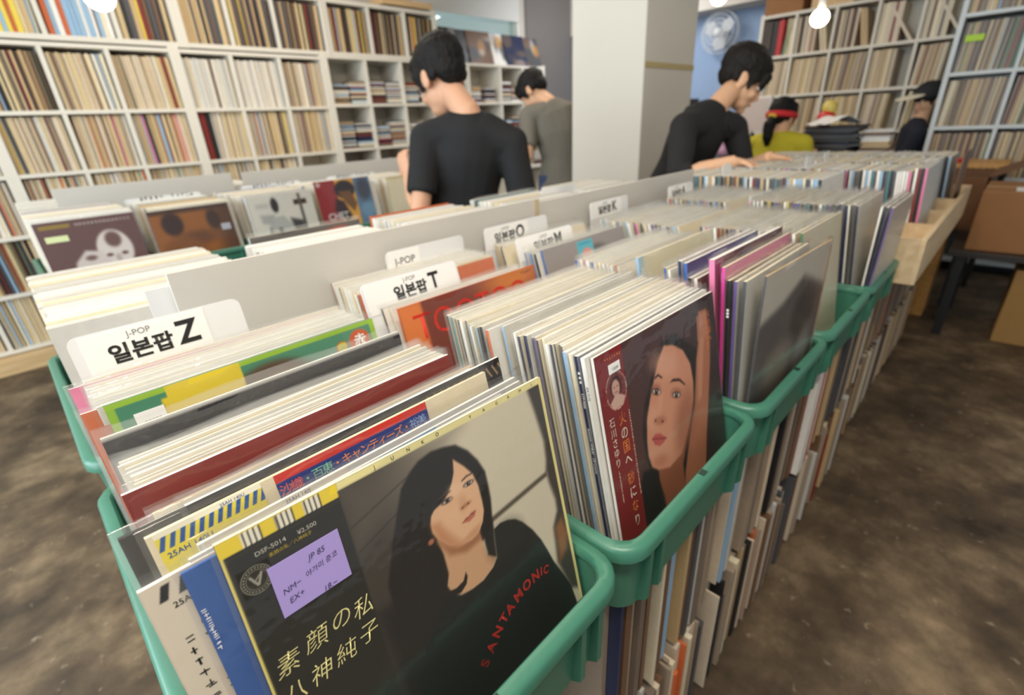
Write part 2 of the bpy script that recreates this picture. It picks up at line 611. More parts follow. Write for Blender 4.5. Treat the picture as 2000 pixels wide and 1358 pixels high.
def bin_meshes():
    H = RIM-BOT
    W_, L_ = BW, BL
    body = MB()
    lo = [rrect(0.015, 0.015, W_-0.015, L_-0.015, 0.033, 0.0), rrect(0.011, 0.011, W_-0.011, L_-0.011, 0.035, H-0.004),
          rrect(0.0165, 0.0165, W_-0.0165, L_-0.0165, 0.03, H-0.004), rrect(0.019, 0.019, W_-0.019, L_-0.019, 0.028, 0.006)]
    vs, fs = rings(lo)
    n = len(lo[0])
    fs.append(list(range(n))[::-1])
    fs.append([3*n+k for k in range(n)])
    body.add(vs, fs)
    rim = MB()
    lo = [rrect(0.006, 0.006, W_-0.006, L_-0.006, 0.037, H-0.019), rrect(0.0, 0.0, W_, L_, 0.042, H-0.019), rrect(0.0005, 0.0005, W_-0.0005, L_-0.0005, 0.042, H-0.005),
          rrect(0.005, 0.005, W_-0.005, L_-0.005, 0.038, H), rrect(0.0155, 0.0155, W_-0.0155, L_-0.0155, 0.031, H),
          rrect(0.0185, 0.0185, W_-0.0185, L_-0.0185, 0.029, H-0.004), rrect(0.0185, 0.0185, W_-0.0185, L_-0.0185, 0.029, H-0.012)]
    vs, fs = rings(lo)
    rim.add(vs, fs)
    rib = MB()   # one vertical fin below the rim
    rib.add([(-0.004, -0.016, H-0.015), (0.004, -0.016, H-0.015), (0.004, 0.004, H-0.015), (-0.004, 0.004, H-0.015),
             (-0.004, -0.015, 0.010), (0.004, -0.015, 0.010), (0.004, 0.002, -0.004), (-0.004, 0.002, -0.004)],
            [[0, 1, 2, 3], [7, 6, 5, 4], [4, 5, 1, 0], [5, 6, 2, 1], [6, 7, 3, 2], [7, 4, 0, 3]])
    slot = MB().box((-0.0065, -0.0045, -0.002), (0.0065, 0.0045, 0.0004))
    return (body.mesh('basin', GREEN, True), rim.mesh('rim', GREEN, True), rib.mesh('rib', GREEN), slot.mesh('slot', DKGREEN))


BM = bin_meshes()


def planter(x, y, label, flip=False):
    t = thing('plastic_bin', label, 'bin', (x, y, BOT) if not flip else (x+BW, y+BL, BOT), (0, 0, math.pi if flip else 0), group='green plastic record bins')
    for me, n in ((BM[0], 'basin'), (BM[1], 'rim')):
        o = link(n, me, t)
        e = o.modifiers.new('e', 'EDGE_SPLIT')
        e.split_angle = math.radians(50)
    for px in (0.052, 0.082, BW-0.052, BW-0.082):
        link('rib', BM[2], t, (px, 0.018, 0))
    link('slot', BM[3], t, (0.199, 0.0105, RIM-BOT))
    return t


BX = [-0.043, 0.357, 0.757, 1.157, 1.557]
ORD = ['nearest green bin, in front of the camera', 'second green bin along the aisle, behind the red cover', 'third green bin along the aisle, with pink and purple spines',
       'fourth green bin along the aisle', 'fifth green bin, next to the wooden crate']
for i, x in enumerate(BX):
    planter(x, 0.193, ORD[i])
BORD = ['green bin behind the white board, left end', 'green bin behind the white board, second from left', 'green bin behind the white board, by the man in black T-shirt',
        'green bin behind the white board, left of the pillar', 'green bin behind the white board, near the pillar']
for i, x in enumerate(BX):
    planter(x, 0.905, BORD[i], True)
TORD = ['green bin on the far table under the maroon cover', 'green bin on the far table under the brown cover', 'green bin on the far table under the black and white cover',
        'green bin on the far table under the red, yellow and blue cover', 'green bin on the far table behind the man in black T-shirt']
TX = [0.02, 0.40, 0.78, 1.16, 1.56]
for i, x in enumerate(TX):
    planter(x, 2.475, TORD[i])


# racks that carry the bins
def rack(name, label, x0, x1, y0, y1, uprights):
    t = thing(name, label, 'rack', (0, 0, 0))
    for z in (BOT-0.018, 0.335, 0.006):
        MB().box((x0, y0, z-0.014), (x1, y1, z)).build('shelf_board', RACK, t, bevel=0.001)
    for x in uprights:
        MB().box((x-0.009, y0+0.05, 0), (x+0.009, y1-0.05, BOT-0.032)).build('upright', RACK, t)
    MB().box((x0, (y0+y1)/2-0.006, 0.006), (x1, (y0+y1)/2+0.006, BOT-0.032)).build('back_panel', RACK, t)
    for x in uprights:
        MB().box((x-0.02, y0+0.06, BOT-0.018), (x+0.02, y1-0.06, BOT)).build('batten', RACK, t)
    return t


rack('record_rack', 'long low wooden rack under the near rows of green bins', -0.03, 1.95, 0.27, 1.53, (-0.02, 0.36, 0.757, 1.157, 1.557, 1.94))
rack('record_rack', 'low wooden rack under the far table of green bins', 0.03, 1.95, 2.50, 3.86, (0.04, 0.6, 1.2, 1.94))
rack('record_rack', 'low wooden rack under the pale wooden crate', 1.97, 3.42, 0.27, 1.08, (1.99, 2.7, 3.40))

# ------------------------------------------------------------------ white boards between the rows
def board(x0, x1, y, z0, z1, label, lean=0.0):
    t = MB().box((x0, y, z0), (x1, y+0.006, z1)).build('divider_board', BOARDW, bevel=0.001)
    return tag(t, label, 'board', 'white divider boards')


board(0.139, 0.967, 0.868, 0.68, 1.043, 'long white divider board, left of the taped joint, nearest the camera')
board(0.969, 1.86, 0.870, 0.68, 1.034, 'long white divider board, right of the taped joint, ending before the pillar')
tag(MB().box((0.960, 0.8662, 0.75), (0.9765, 0.8676, 1.042)).build('tape_strip', mat('tan_tape', (196, 178, 146), 0.5)), 'tan tape over the joint of the two near white boards', 'tape')
board(0.192, 0.979, 3.2, 0.68, 1.05, 'white divider board on the far table, left one')
board(1.03, 2.15, 3.2, 0.68, 1.045, 'white divider board on the far table, right one beside the black T-shirt')


# ------------------------------------------------------------------ records
LPW = 0.315
JM, SM = {}, {}


def jacket_mesh(cover, spine, t, edge):
    k = (cover, spine, round(t*2000), edge)
    if k not in JM:
        ms = [pm(edge), pm(cover), pm(spine)]
        m = MB()
        m.box((0, 0, 0), (LPW, t, LPW), [0, 0, 1, 0, 1, 2])
        JM[k] = m.mesh('jacket', ms)
    return JM[k]


def sleeve_mesh(lip, t, seed, clear=False):
    k = (round(lip*1000), round(t*2000), seed, clear)
    if k not in SM:
        rs = random.Random(seed*91+5)
        m = MB()
        nx = 15
        for s, y0 in ((-1, -0.0009), (1, t+0.0009)):
            vs, fs = [], []
            rows = [0.0, 0.24, 0.30, 0.318, 0.318+lip*0.5, 0.318+lip]
            ph = rs.random()*6
            for j, z in enumerate(rows):
                for i in range(nx):
                    x = -0.004+(LPW+0.008)*i/(nx-1)
                    wv = 0.0
                    if j > 2:
                        wv = (j-2)*0.0007*(math.sin(i*1.3+ph)+math.sin(i*0.6+2*ph)*0.8)+rs.uniform(-1, 1)*0.0004*(j-2)
                    dz = (rs.uniform(-1, 1)*0.0008+0.0009*math.sin(i*0.9+ph)) if j == 5 else 0
                    vs.append((x, y0+wv*0.8, z+dz))
            for j in range(len(rows)-1):
                for i in range(nx-1):
                    a = j*nx+i
                    fs.append([a, a+1, a+nx+1, a+nx])
            m.add(vs, fs)
        SM[k] = m.mesh('plastic_sleeve', CLEAR if clear else PLASTIC, True)
    return SM[k]


NREC = [0]


def rec(x, y, z, cover='white', spine=None, t=0.0045, lean=12.5, edge='white', lip=0.008, roll=0.0, yaw=0.0, label='LP', group=None, sleeve=True, clear=False):
    NREC[0] += 1
    o = thing('lp_record', label, 'record', (x, y, z), (math.radians(-lean), math.radians(roll), math.radians(yaw)), group)
    link('jacket', jacket_mesh(cover, spine or cover, t, edge), o)
    if sleeve:
        link('plastic_sleeve', sleeve_mesh(lip, t, R.randrange(4), clear), o)
    return o


def wchoice(d):
    k = list(d)
    return R.choices(k, [d[i] for i in k])[0]


def yb(ytop, lean):
    return ytop-LPW*math.sin(math.radians(lean))


FZ = BOT+0.008      # bin floor
OB = -0.0006        # print offset in front of the jacket


def printed(o, art, name='cover_print', **k):
    return art.build(name, o, (0, OB, 0), **k)


# ---- bin one: the portrait record in front
o = rec(0.0154, yb(0.306, 13.5), 0.678, 'black', 'black', 0.004, 13.5, 'cream', 0.007, roll=1.55, clear=True,
        label='LP front-most in the nearest bin, portrait of a dark-haired woman in a black sweater')
A = Art(270, col=(206, 197, 174))
A.ramp(205, 100, (58, 51, 44), 0.95)
A.poly([(84, 6), (150, 6), (205, 6), (150, 30), (84, 60)], (108, 98, 86), 14, 0.5)
A.poly([(297.3, 30), (302.6, 68.8), (300.4, 90.3), (297.2, 100.9), (298.2, 116.8), (302.6, 139.7), (301.6, 153.5), (291.4, 168.2), (287.1, 211.4), (300, 255), (330, 276), (330, 0), (292, 0)], (66, 60, 53), 4)
A.poly([(294, 170), (306, 165), (312, 186), (305, 205), (291, 213)], (150, 100, 60), 6, 0.9)
A.line(208, 112, 297, 105, 5, (82, 74, 60), 2.5)
A.line(84, 40, 140, 25, 1.2, (34, 30, 28), 1, 0.6)
A.line(84, 62, 160, 38, 1.2, (34, 30, 28), 1, 0.6)
A.poly([(193.2, 20.7), (204.8, 32.1), (213.2, 46.1), (218.5, 61), (218.5, 75.9), (217.7, 90.7), (214.5, 108.5), (213.2, 121.2), (210.6, 134.7), (208.9, 150.3), (195.4, 145.3), (199.9, 140.6),
        (199.5, 124.5), (160, 140), (153.9, 150), (144.7, 153), (120, 180), (98, 160), (98.5, 103.3), (112.7, 70.4), (124, 47.4), (132.1, 31.9), (143.3, 22.5), (153.6, 17.1), (167.3, 14.9), (180.2, 16.9)], (33, 28, 25), 2)
A.poly([(84, 120), (130, 120), (160, 150), (150, 315), (84, 315)], (34, 30, 27), 12)
A.poly([(151.5, 94.6), (160.8, 106), (174.6, 113.8), (196, 113.9), (197.5, 126), (198.2, 140.8), (208.7, 150.9), (202.2, 158), (187.8, 163), (173.7, 163), (160.8, 159), (151.8, 150), (149.5, 141.2), (153.9, 130.8), (153.9, 110.6)], (204, 160, 122), 1.5)
A.poly([(152, 98), (170, 113), (190, 115), (197, 114), (197, 122), (178, 124), (160, 116)], (150, 98, 66), 4, 0.8)
A.poly([(187.1, 32.3), (196.9, 44.3), (204.2, 56.1), (207.4, 69.8), (207.6, 86.3), (207, 97), (202.7, 106.9), (196, 113.9), (186.1, 115.8), (173, 114.1), (160.8, 106), (152.6, 95.3), (148.8, 85), (149.2, 76.4), (151.6, 70.2), (156, 66.5), (165.5, 64.5), (173.6, 60.2), (180.1, 52.2), (184.5, 44.3)], (222, 178, 140), 1.2)
A.poly([(149, 78), (158, 80), (166, 98), (175, 112), (173, 115), (160, 107), (152, 96)], (184, 122, 84), 6, 0.7)
A.poly([(170, 113), (186, 108), (200, 106), (196, 113.5), (186, 115.5)], (190, 134, 96), 3, 0.6)
A.ell(183, 60, 9, 6, (232, 192, 158), 5, 0.7)
A.ell(172, 82, 10, 9, (226, 182, 146), 6, 0.6)
A.poly([(190, 55.9), (196.5, 53.9), (203.9, 54.5), (203, 55.8), (197, 55.6), (191, 57)], (70, 50, 42), 0.8)
A.poly([(163, 59.5), (170, 57.5), (177, 58.5), (176.5, 59.8), (170, 59.2), (164, 61)], (80, 56, 46), 0.8, 0.8)
A.ell(197.3, 62.3, 6.2, 2.4, (60, 44, 40), 0.9, 0.9, 2)
A.ell(170.6, 65.6, 6.2, 2.5, (60, 44, 40), 0.9, 0.9, 2)
for ex, ey in ((197.2, 62.4), (171.2, 65.7)):
    A.ell(ex-3.3, ey+0.2, 1.5, 0.9, (206, 190, 178), 0.5)
    A.ell(ex+3.3, ey+0.2, 1.5, 0.9, (206, 190, 178), 0.5)
    A.ell(ex, ey, 1.9, 1.8, (24, 18, 18), 0.5)
    A.ell(ex+0.6, ey-0.7, 0.5, 0.5, (230, 225, 220), 0.4)
A.ell(186, 77, 4.5, 8, (206, 156, 118), 3, 0.7, 12)
A.ell(189, 80.4, 6, 2, (174, 116, 84), 1.4, 0.8, -5)
A.ell(184.5, 81, 1.3, 0.8, (90, 52, 40), 0.5)
A.ell(192, 80.4, 1.2, 0.8, (90, 52, 40), 0.5)
A.poly([(179.9, 94.8), (185.9, 91.8), (189, 92.4), (192, 90.6), (197.5, 90.5), (198.3, 91.8), (195.6, 95.9), (188.5, 97.8)], (186, 112, 92), 0.9)
A.line(181, 94.6, 197.5, 91.8, 0.7, (126, 62, 52), 0.5)
A.ell(145.5, 92, 3.2, 2.6, (170, 108, 78), 1)
for q in range(26):
    x_ = 112+q*3.4
    A.line(x_+30, 24+abs(q-13)*1.2, x_-8+q*0.8, 118+(q % 5)*6, 0.7, (58, 50, 45) if q % 3 else (20, 17, 16), 0.6, 0.35 if x_ < 126 else 0.0)
A.poly([(171, 141.7), (172, 146.6), (169, 152.9), (161.4, 157), (150, 154), (146, 145.7), (157.5, 149.6), (166.5, 148.2)], (36, 30, 27), 1)
A.poly([(120, 175), (147.6, 150), (160.8, 160), (173.7, 162.5), (187.8, 163), (202.2, 158), (209.5, 151.4), (213.3, 122), (222.2, 120.4), (231.9, 122.8), (241.3, 127.5), (249.9, 136.1), (260.8, 152.1), (269.8, 170.4), (275.6, 187), (281.2, 205.5), (290.6, 227.3), (300, 251), (310, 315), (84, 315), (100, 200)], (27, 28, 26), 1.2)
A.ell(225, 140, 22, 18, (44, 43, 38), 10, 0.5)
A.rect(-5, -5, 83, 320, (40, 38, 32), 0.4)
A.rect(83, -5, 320, 6, (228, 218, 156), 0.3)
A.rect(310.5, -5, 320, 320, (226, 214, 146), 0.3)
A.rect(-5, -5, 2.2, 320, (222, 206, 120), 0.3)
A.rect(-5, -5, 83, 11, (234, 208, 62), 0.3)
for s in (15, 37, 57):
    A.rect(s, 0.8, s+12.5, 11, (238, 232, 212), 0.3)
    for q in (0.5, 4.2, 7.9, 11.6):
        A.rect(s+q, 0.8, s+q+1.3, 11, (40, 36, 28), 0.25)
A.rect(2, 13.4, 83, 13.9, (120, 108, 50), 0.3)
A.rect(2, 28.6, 83, 29.1, (96, 88, 50), 0.3)
A.speck(0.6)
A.build('cover_print', o, (0, OB, 0))
GOLD = mat('cream_ink', (226, 216, 150), 0.5, 0.02)
SILV = mat('silver_ink', (168, 164, 154), 0.5, 0.02)
REDI = mat('red_ink', (166, 46, 40), 0.5, 0.02)
GOLDD = mat('gold_ink', (178, 158, 60), 0.5, 0.02)
TY = OB-0.0003


def onc(o, body, u, v, size, m, **k):
    return text(body, size/1000, m, o, (u/1000, TY, 0.315-v/1000), **k)


onc(o, 'DSF-5014', 29.5, 19.5, 4.6, SILV, bold=0.012, sx=1.15)
onc(o, '¥2.500', 55, 20.5, 4.6, SILV, bold=0.012, sx=1.1)
onc(o, '素顔の私／八神純子', 42, 25.2, 3.4, GOLDD)
for ch, u, v in (('素', 14, 108), ('顔', 36, 105), ('の', 56, 103), ('私', 74, 106)):
    onc(o, ch, u, v, 18.5, GOLD, bold=-0.006, sx=0.95, shear=0.24)
for ch, u, v in (('八', 12, 132), ('神', 32, 132), ('純', 52, 131), ('子', 72, 129)):
    onc(o, ch, u, v, 18.5, GOLD, bold=-0.006, sx=0.95, shear=0.24)
for ch, u in zip('JUNKOYAGAMI', (115.4, 131.9, 147.3, 162.2, 177.7, 216, 233, 250, 266, 283, 300)):
    onc(o, ch, u, 3.2, 4.6, INK)
SP = [(167, 243.5), (178.2, 234), (189.5, 224.5), (200.4, 217), (209.9, 212.5), (223.9, 207.5), (237.5, 204.5), (251.5, 203.5), (260.5, 204), (267.5, 206.5)]
for i, ch in enumerate('SANTAMONIC'):
    a, c = SP[max(i-1, 0)], SP[min(i+1, 9)]
    onc(o, ch, SP[i][0], SP[i][1]+1, 16 if i < 8 else 13, REDI, bold=0.035, sx=0.92, rot=-math.atan2(c[1]-a[1], c[0]-a[0]))
lg = Art(40, 21, 21, (44, 42, 36))
lg.ell(10.5, 10.5, 10.3, 10.3, (140, 136, 124), 0.4).ell(10.5, 10.5, 9.6, 9.6, (52, 49, 43), 0.4).ell(10.5, 10.5, 7.2, 7.2, (130, 126, 116), 0.5).ell(10.5, 10.5, 6.6, 6.6, (58, 55, 48), 0.5)
lg.line(6.5, 6.5, 10.5, 15, 1.6, (160, 156, 146), 0.4).line(10.5, 15, 14.5, 6.5, 1.6, (160, 156, 146), 0.4).line(8, 12, 13, 8, 1.0, (150, 146, 136), 0.4)
for q in range(26):
    a_ = q*2*math.pi/26
    lg.ell(10.5+8.4*math.cos(a_), 10.5+8.4*math.sin(a_), 0.5, 0.5, (170, 166, 156), 0.3)
lg.build('round_emblem', o, (0.005, TY, 0), z_top=0.2895)
st = MB().box((0.0225, TY-0.0009, 0.315-0.0735), (0.0742, TY-0.0005, 0.315-0.033)).build('note_sticker', mat('lilac_paper', (168, 150, 214), 0.7, 0.02), o)
tag(st, 'lilac handwritten note')
HAND = mat('pen_ink', (62, 56, 96), 0.6)


def hand(o, body, u, v, size, **k):
    return text(body, size/1000, HAND, o, (u/1000, TY-0.0012, 0.315-v/1000), name='handwriting', shear=0.25, **k)


hand(o, 'JP 85', 55, 41.5, 6.2, rot=0.05)
hand(o, '야가미 준코', 56, 51.5, 5.2, rot=0.12)
hand(o, 'NM−', 33, 55, 6.2, rot=0.1)
hand(o, 'EX+', 34, 63.5, 6.2, rot=0.1)
hand(o, '18.~', 57, 71, 6.0, rot=0.05)

def small_print(o, u, v, n, size, m, vertical=False, pitch=1.25, y=0.0):
    """a row of tiny unreadable printed strokes, one mesh"""
    rs = random.Random(int(u*7+v*13+n))
    mb = MB()
    h_ = size/2000
    for k in range(n):
        cu, cv = (u, v+k*size*pitch) if vertical else (u+k*size*pitch, v)
        cx, cz = cu/1000, 0.315-cv/1000
        for q in range(rs.randint(2, 3)):
            zz = cz+h_*rs.uniform(-0.8, 0.8)
            xx = cx+h_*rs.uniform(-0.3, 0.3)
            if rs.random() < 0.6:
                mb.box((xx-h_*rs.uniform(0.5, 0.9), TY-0.0001+y, zz-h_*0.12), (xx+h_*rs.uniform(0.5, 0.9), TY+y, zz+h_*0.12))
            else:
                mb.box((xx-h_*0.12, TY-0.0001+y, cz-h_*0.85), (xx+h_*0.12, TY+y, cz+h_*0.85))
    return mb.build('small_print', m, o)


# ---- two sleeves peeping out at the left of the front record
o = rec(0.003, 0.2395, 0.665, 'blue', 'blue', 0.003, 13.5, 'blue', 0.004, clear=True, label='LP with a bright blue edge just behind the front-most portrait record')
small_print(o, 3.0, 30, 9, 3.6, LABELW, True, 1.05)
o = rec(-0.0195, 0.2465, 0.663, 'beige', 'beige', 0.004, 13.5, 'white', 0.005, clear=True, label='LP with beige strip and black diagonal stripes, left of the front-most portrait record')
a = Art(70, 60, 315, (216, 204, 184), nh=260)
for q in range(4):
    a.poly([(10+q*11, 3), (15+q*11, 3), (11+q*11, 14), (6+q*11, 14)], (36, 34, 32), 0.3)
a.build('paper_strip', o, (0.001, OB, 0))
onc(o, '25AH', 20, 19.5, 6, INK, bold=0.01)
small_print(o, 24, 40, 30, 5.4, INK, True, 1.45)
small_print(o, 13, 46, 26, 6.2, INK, True, 1.5)

# ---- the rest of bin one, front to back (tops at y measured along the row)
def yt(v, lean=12.5):
    return v-LPW*math.sin(math.radians(lean))


def filler_run(x, y, y_end, lean, name, pal, zbase, step=(0.0068, 0.0088), spines=None, xj=0.004, lip=(0.006, 0.011), lean_j=0.35, edges=None, where='bin', zj=0.006):
    n = 0
    while y < y_end:
        c = wchoice(pal)
        sp = wchoice(spines) if spines else c
        t = R.choice([0.0035, 0.0045, 0.006])
        lab = ('LP with %s spine in %s' % (sp, name)) if spines else ('LP showing a thin %s top edge in %s' % (c, name))
        rec(x+R.uniform(-xj, xj), y, zbase+R.uniform(0, zj), c, sp, t, lean+R.uniform(-lean_j, lean_j), wchoice(edges or {'white': 6, 'cream': 2, 'pale grey': 2, 'tan': 0.5}),
            R.choice((lip[0], (lip[0]+lip[1])/2, lip[1])), R.uniform(-0.5, 0.5), label=lab, group='%s-%s LPs, %s' % (sp if spines else c, 'spined' if spines else 'edged', name))
        y += t+R.uniform(step[0]-0.0045, step[1]-0.0045)
        n += 1
    return y


PALE = {'white': 6, 'cream': 5, 'pale grey': 3}
N1 = 'the nearest green bin'
BLUEI = mat('blue_ink', (52, 84, 150), 0.5)
o = rec(0.010, yt(0.322), 0.664, 'pale grey', 'light blue', 0.003, 12.5, 'white', 0.006, clear=True, label='LP with a pale blue picture corner, behind the portrait record on its right')
a = Art(50, 60, 60, (120, 164, 210))
a.ell(20, 20, 40, 14, (206, 222, 236), 8)
a.build('cover_print', o, (0.142, OB, 0))
o = rec(0.018, yt(0.337), 0.660, 'pale grey', 'white', 0.004, 12.5, 'white', 0.005, clear=True, label='LP with navy and orange diagonal stripes just behind the front-most portrait record')
a = Art(150, 110, 40, (222, 214, 196))
for q in range(14):
    a.poly([(2+q*8, 12), (5.6+q*8, 12), (8.6+q*8, 5), (5+q*8, 5)], (36, 44, 92) if q % 2 else (208, 110, 58), 0.3)
a.rect(-1, 16, 20, 22, (40, 40, 44), 0.4)
a.build('paper_strip', o, (0.002, OB, 0))
onc(o, '25AH 140J', 70, 2.6, 4.5, HAND)
o = rec(-0.006, yt(0.359), 0.669, 'cream', 'white', 0.0045, 12.5, 'cream', 0.005, clear=True, label='LP with yellow striped strip and blue title block in coloured characters, nearest bin')
a = Art(120, 72, 110, (228, 212, 84))
a.rect(-1, -1, 95, 4, (238, 234, 214), 0.3)
for q in range(12):
    a.poly([(0+q*6.2, 14), (3.2+q*6.2, 14), (7+q*6.2, 4), (3.8+q*6.2, 4)], (52, 92, 160), 0.3)
a.build('paper_strip', o, (0.004, OB, 0))
onc(o, '25AH 140U', 22, 19, 6, BLUEI, bold=0.01)
onc(o, '25AH 140U', 55, 2.2, 3.6, BLUEI)
a = Art(160, 148, 46, (44, 62, 132))
a.rect(-2, -2, 152, 7, (206, 58, 48), 0.3)
a.build('title_block', o, (0.086, OB, 0))
for u, (ch, c) in enumerate(zip('沙織・百恵・キャンティーズ・裕美', 'rrgggooooooooobbb')):
    m_ = {'r': mat('t_red', (226, 92, 92), 0.5), 'g': mat('t_green', (128, 196, 170), 0.5), 'o': mat('t_orange', (230, 140, 92), 0.5), 'b': mat('t_blue', (140, 170, 226), 0.5)}[c]
    onc(o, ch, 92+u*8.9, 15.5, 10.5, m_, bold=0.006)
o = rec(0.022, yt(0.367), 0.674, 'black', 'black', 0.004, 12.5, 'white', 0.006, clear=True, label='LP with black and tan lettered top edge behind the blue title block record')
a = Art(100, 110, 30, (40, 36, 34))
for q in range(12):
    a.line(8+q*9, 6, 14+q*9, 18, 2, (196, 158, 110), 0.8, 0.9)
a.build('cover_print', o, (0.205, OB, 0))
o = rec(-0.019, yt(0.377), 0.666, 'black', 'white', 0.0045, 12.5, 'black', 0.005, label='LP with a worn black corner behind the yellow striped record')
y = filler_run(0.0, yt(0.384), yt(0.398), 12.5, N1, PALE, 0.662, lip=(0.003, 0.005), zj=0.002)
o = rec(-0.008, yt(0.419), 0.673, 'dark red', 'white', 0.005, 12.5, 'white', 0.005, clear=True, label='LP with a plain dark red cover in the nearest green bin')
y = filler_run(0.0, yt(0.436), yt(0.492), 12.0, N1, {'cream': 5, 'pale grey': 4, 'white': 3, 'green': 0.25}, 0.662, lip=(0.003, 0.006), zj=0.003)
o = rec(-0.006, yt(0.527), 0.674, 'black', 'navy', 0.006, 12.0, 'pale grey', 0.006, label='LP with a worn charcoal cover and navy spine in the nearest green bin')
a = Art(150, 315, 70, (46, 45, 48))
a.speck(5)
for q in range(60):
    a.ell(R.uniform(0, 315), R.uniform(0, 60), R.uniform(0.3, 1.4), R.uniform(0.3, 0.8), (110, 110, 116), 0.5, 0.7)
a.rect(-2, -2, 320, 2.4, (206, 204, 198), 0.8)
a.build('cover_print', o, (0, OB, 0))
o = rec(0.006, yt(0.615), 0.668, 'green', 'green', 0.0045, 12.0, 'green', 0.004, clear=True, label='LP with lime-bordered green cover, yellow scalloped badge and orange disc')
a = Art(190, 315, 110, (78, 142, 112))
a.ramp(60, 300, (96, 152, 122), 0.7)
a.ell(165, 48, 55, 36, (98, 76, 58), 6)
a.ell(172, 84, 44, 52, (168, 130, 100), 8)
a.ell(285, 60, 60, 30, (140, 178, 150), 18, 0.6)
for q in range(9):
    aa = math.pi*q/8
    a.ell(88+46*math.cos(aa), 52-22*math.sin(aa), 13, 12, (232, 204, 56), 0.8)
a.rect(48, 12, 132, 70, (232, 204, 56), 0.8)
a.ell(88, 58, 40, 26, (206, 168, 62), 4)
a.ell(92, 56, 25, 22, (232, 210, 40), 1)
a.rect(-2, -2, 7, 120, (150, 192, 70), 0.4)
a.rect(-2, -2, 320, 6, (158, 198, 66), 0.4)
a.rect(308, -2, 320, 120, (158, 198, 66), 0.4)
a.rect(54, -2, 132, 24, (230, 206, 62), 0.5)
a.ell(288, 24, 15.5, 15.5, (216, 98, 52), 0.5)
a.ell(261, 26, 8.5, 8.5, (206, 90, 44), 0.4)
a.ell(261, 26, 7.3, 7.3, (212, 206, 60), 0.4)
a.build('cover_print', o, (0, OB, 0))
onc(o, '赤', 289, 25, 19, LABELW, bold=0.03)
small_print(o, 258, 26, 3, 4, GOLDD, False, 0.9)
ps = MB().box((0.020, TY-0.0008, 0.276), (0.048, TY-0.0004, 0.297)).build('price_sticker', LABELW, o)
onc(ps, '20000', 35, 31, 6.5, GREYINK).location.y = TY-0.0012
o = rec(-0.013, yt(0.6245, 12), 0.6625, 'orange', 'white', 0.0045, 12, 'white', 0.003, label='LP with an orange corner peeping out at the left behind the green cover')
y = filler_run(0.002, yt(0.634), yt(0.700, 11), 11.0, N1, {'white': 9, 'cream': 3, 'pink': 0.3, 'pale grey': 1}, 0.660, lip=(0.003, 0.008), zj=0.004)
o = rec(-0.014, y, 0.655+0.008, 'pink', 'white', 0.0045, 11, 'white', 0.003, label='LP with a pink and red corner at the left, before the Z divider card')
y += 0.0085
o = rec(0.004, y, 0.664, 'cream', 'dark red', 0.0045, 11, 'cream', 0.003, clear=True, label='LP with red lettering along its top, just before the Z divider card')
a = Art(100, 315, 30, (218, 208, 182))
a.rect(20, 3, 120, 7, (226, 130, 96), 0.6)
a.build('cover_print', o, (0, OB, 0))
small_print(o, 70, 9, 20, 7, mat('tan_ink', (120, 108, 80), 0.5), False, 1.4)


# ---- divider cards
def card(x, y, z0, w_, h_, label, lean=8, txt=None, tx=None, size=0.03, big=0.046, tab=None, jp=True, lh=None):
    t = thing('divider_card', label, 'card', (x, y, z0), (math.radians(-lean), 0, 0), 'white divider cards')
    m = MB()
    r_ = 0.012
    pts = [(0, 0), (w_, 0)]
    for cx, cy, a0 in ((w_-r_, h_-r_, 0), (r_, h_-r_, 90)):
        for i in range(6):
            a_ = math.radians(a0+90*i/5)
            pts.append((cx+r_*math.cos(a_), cy+r_*math.sin(a_)))
    n = len(pts)
    m.add([(p[0], 0, p[1]) for p in pts]+[(p[0], 0.0012, p[1]) for p in pts],
          [list(range(n)), list(range(n, 2*n))[::-1]]+[[i, i+n, (i+1) % n+n, (i+1) % n] for i in range(n)])
    m.build('card_panel', CARDW, t)
    if txt:
        lx0, lx1 = tx
        lh = lh or 0.05
        MB().box((lx0, -0.0006, h_-lh-0.004), (lx1, 0, h_-0.003)).build('paper_label', LABELW, t)
        cx = (lx0+lx1)/2
        if jp:
            text(txt[0], size, INK, t, (cx-big*0.25, -0.001, h_-lh*0.56-0.003), bold=0.032)
            k = size*0.92*len(txt[0])
            if txt[1]:
                text(txt[1], big, INK, t, (cx-big*0.25+k/2+big*0.42, -0.001, h_-lh*0.47-0.003), bold=0.028, sx=0.9)
            text('J-POP', size*0.42, GREYINK, t, (cx-big*0.2, -0.001, h_-lh*0.15-0.003))
        else:
            text(txt[0], size, INK, t, (cx, -0.001, h_-lh*0.5-0.003))
    return t


zc = card(0.0, yt(0.792, 9.5), 0.686, 0.205, 0.322, 'white divider card lettered Z in the nearest bin', 9.5, ('일본팝', 'Z'), (0.012, 0.155), 0.027, 0.045, lh=0.058)
zb = thing('divider_card', 'tall plain white divider card half behind the left end of the long white board', 'card', (0.108, 0.884, 0.675), (0, 0, 0), 'white divider cards')
m = MB().box((0, 0, 0), (0.20, 0.0015, 0.346))
m.build('card_panel', CARDW, zb, bevel=0.0)

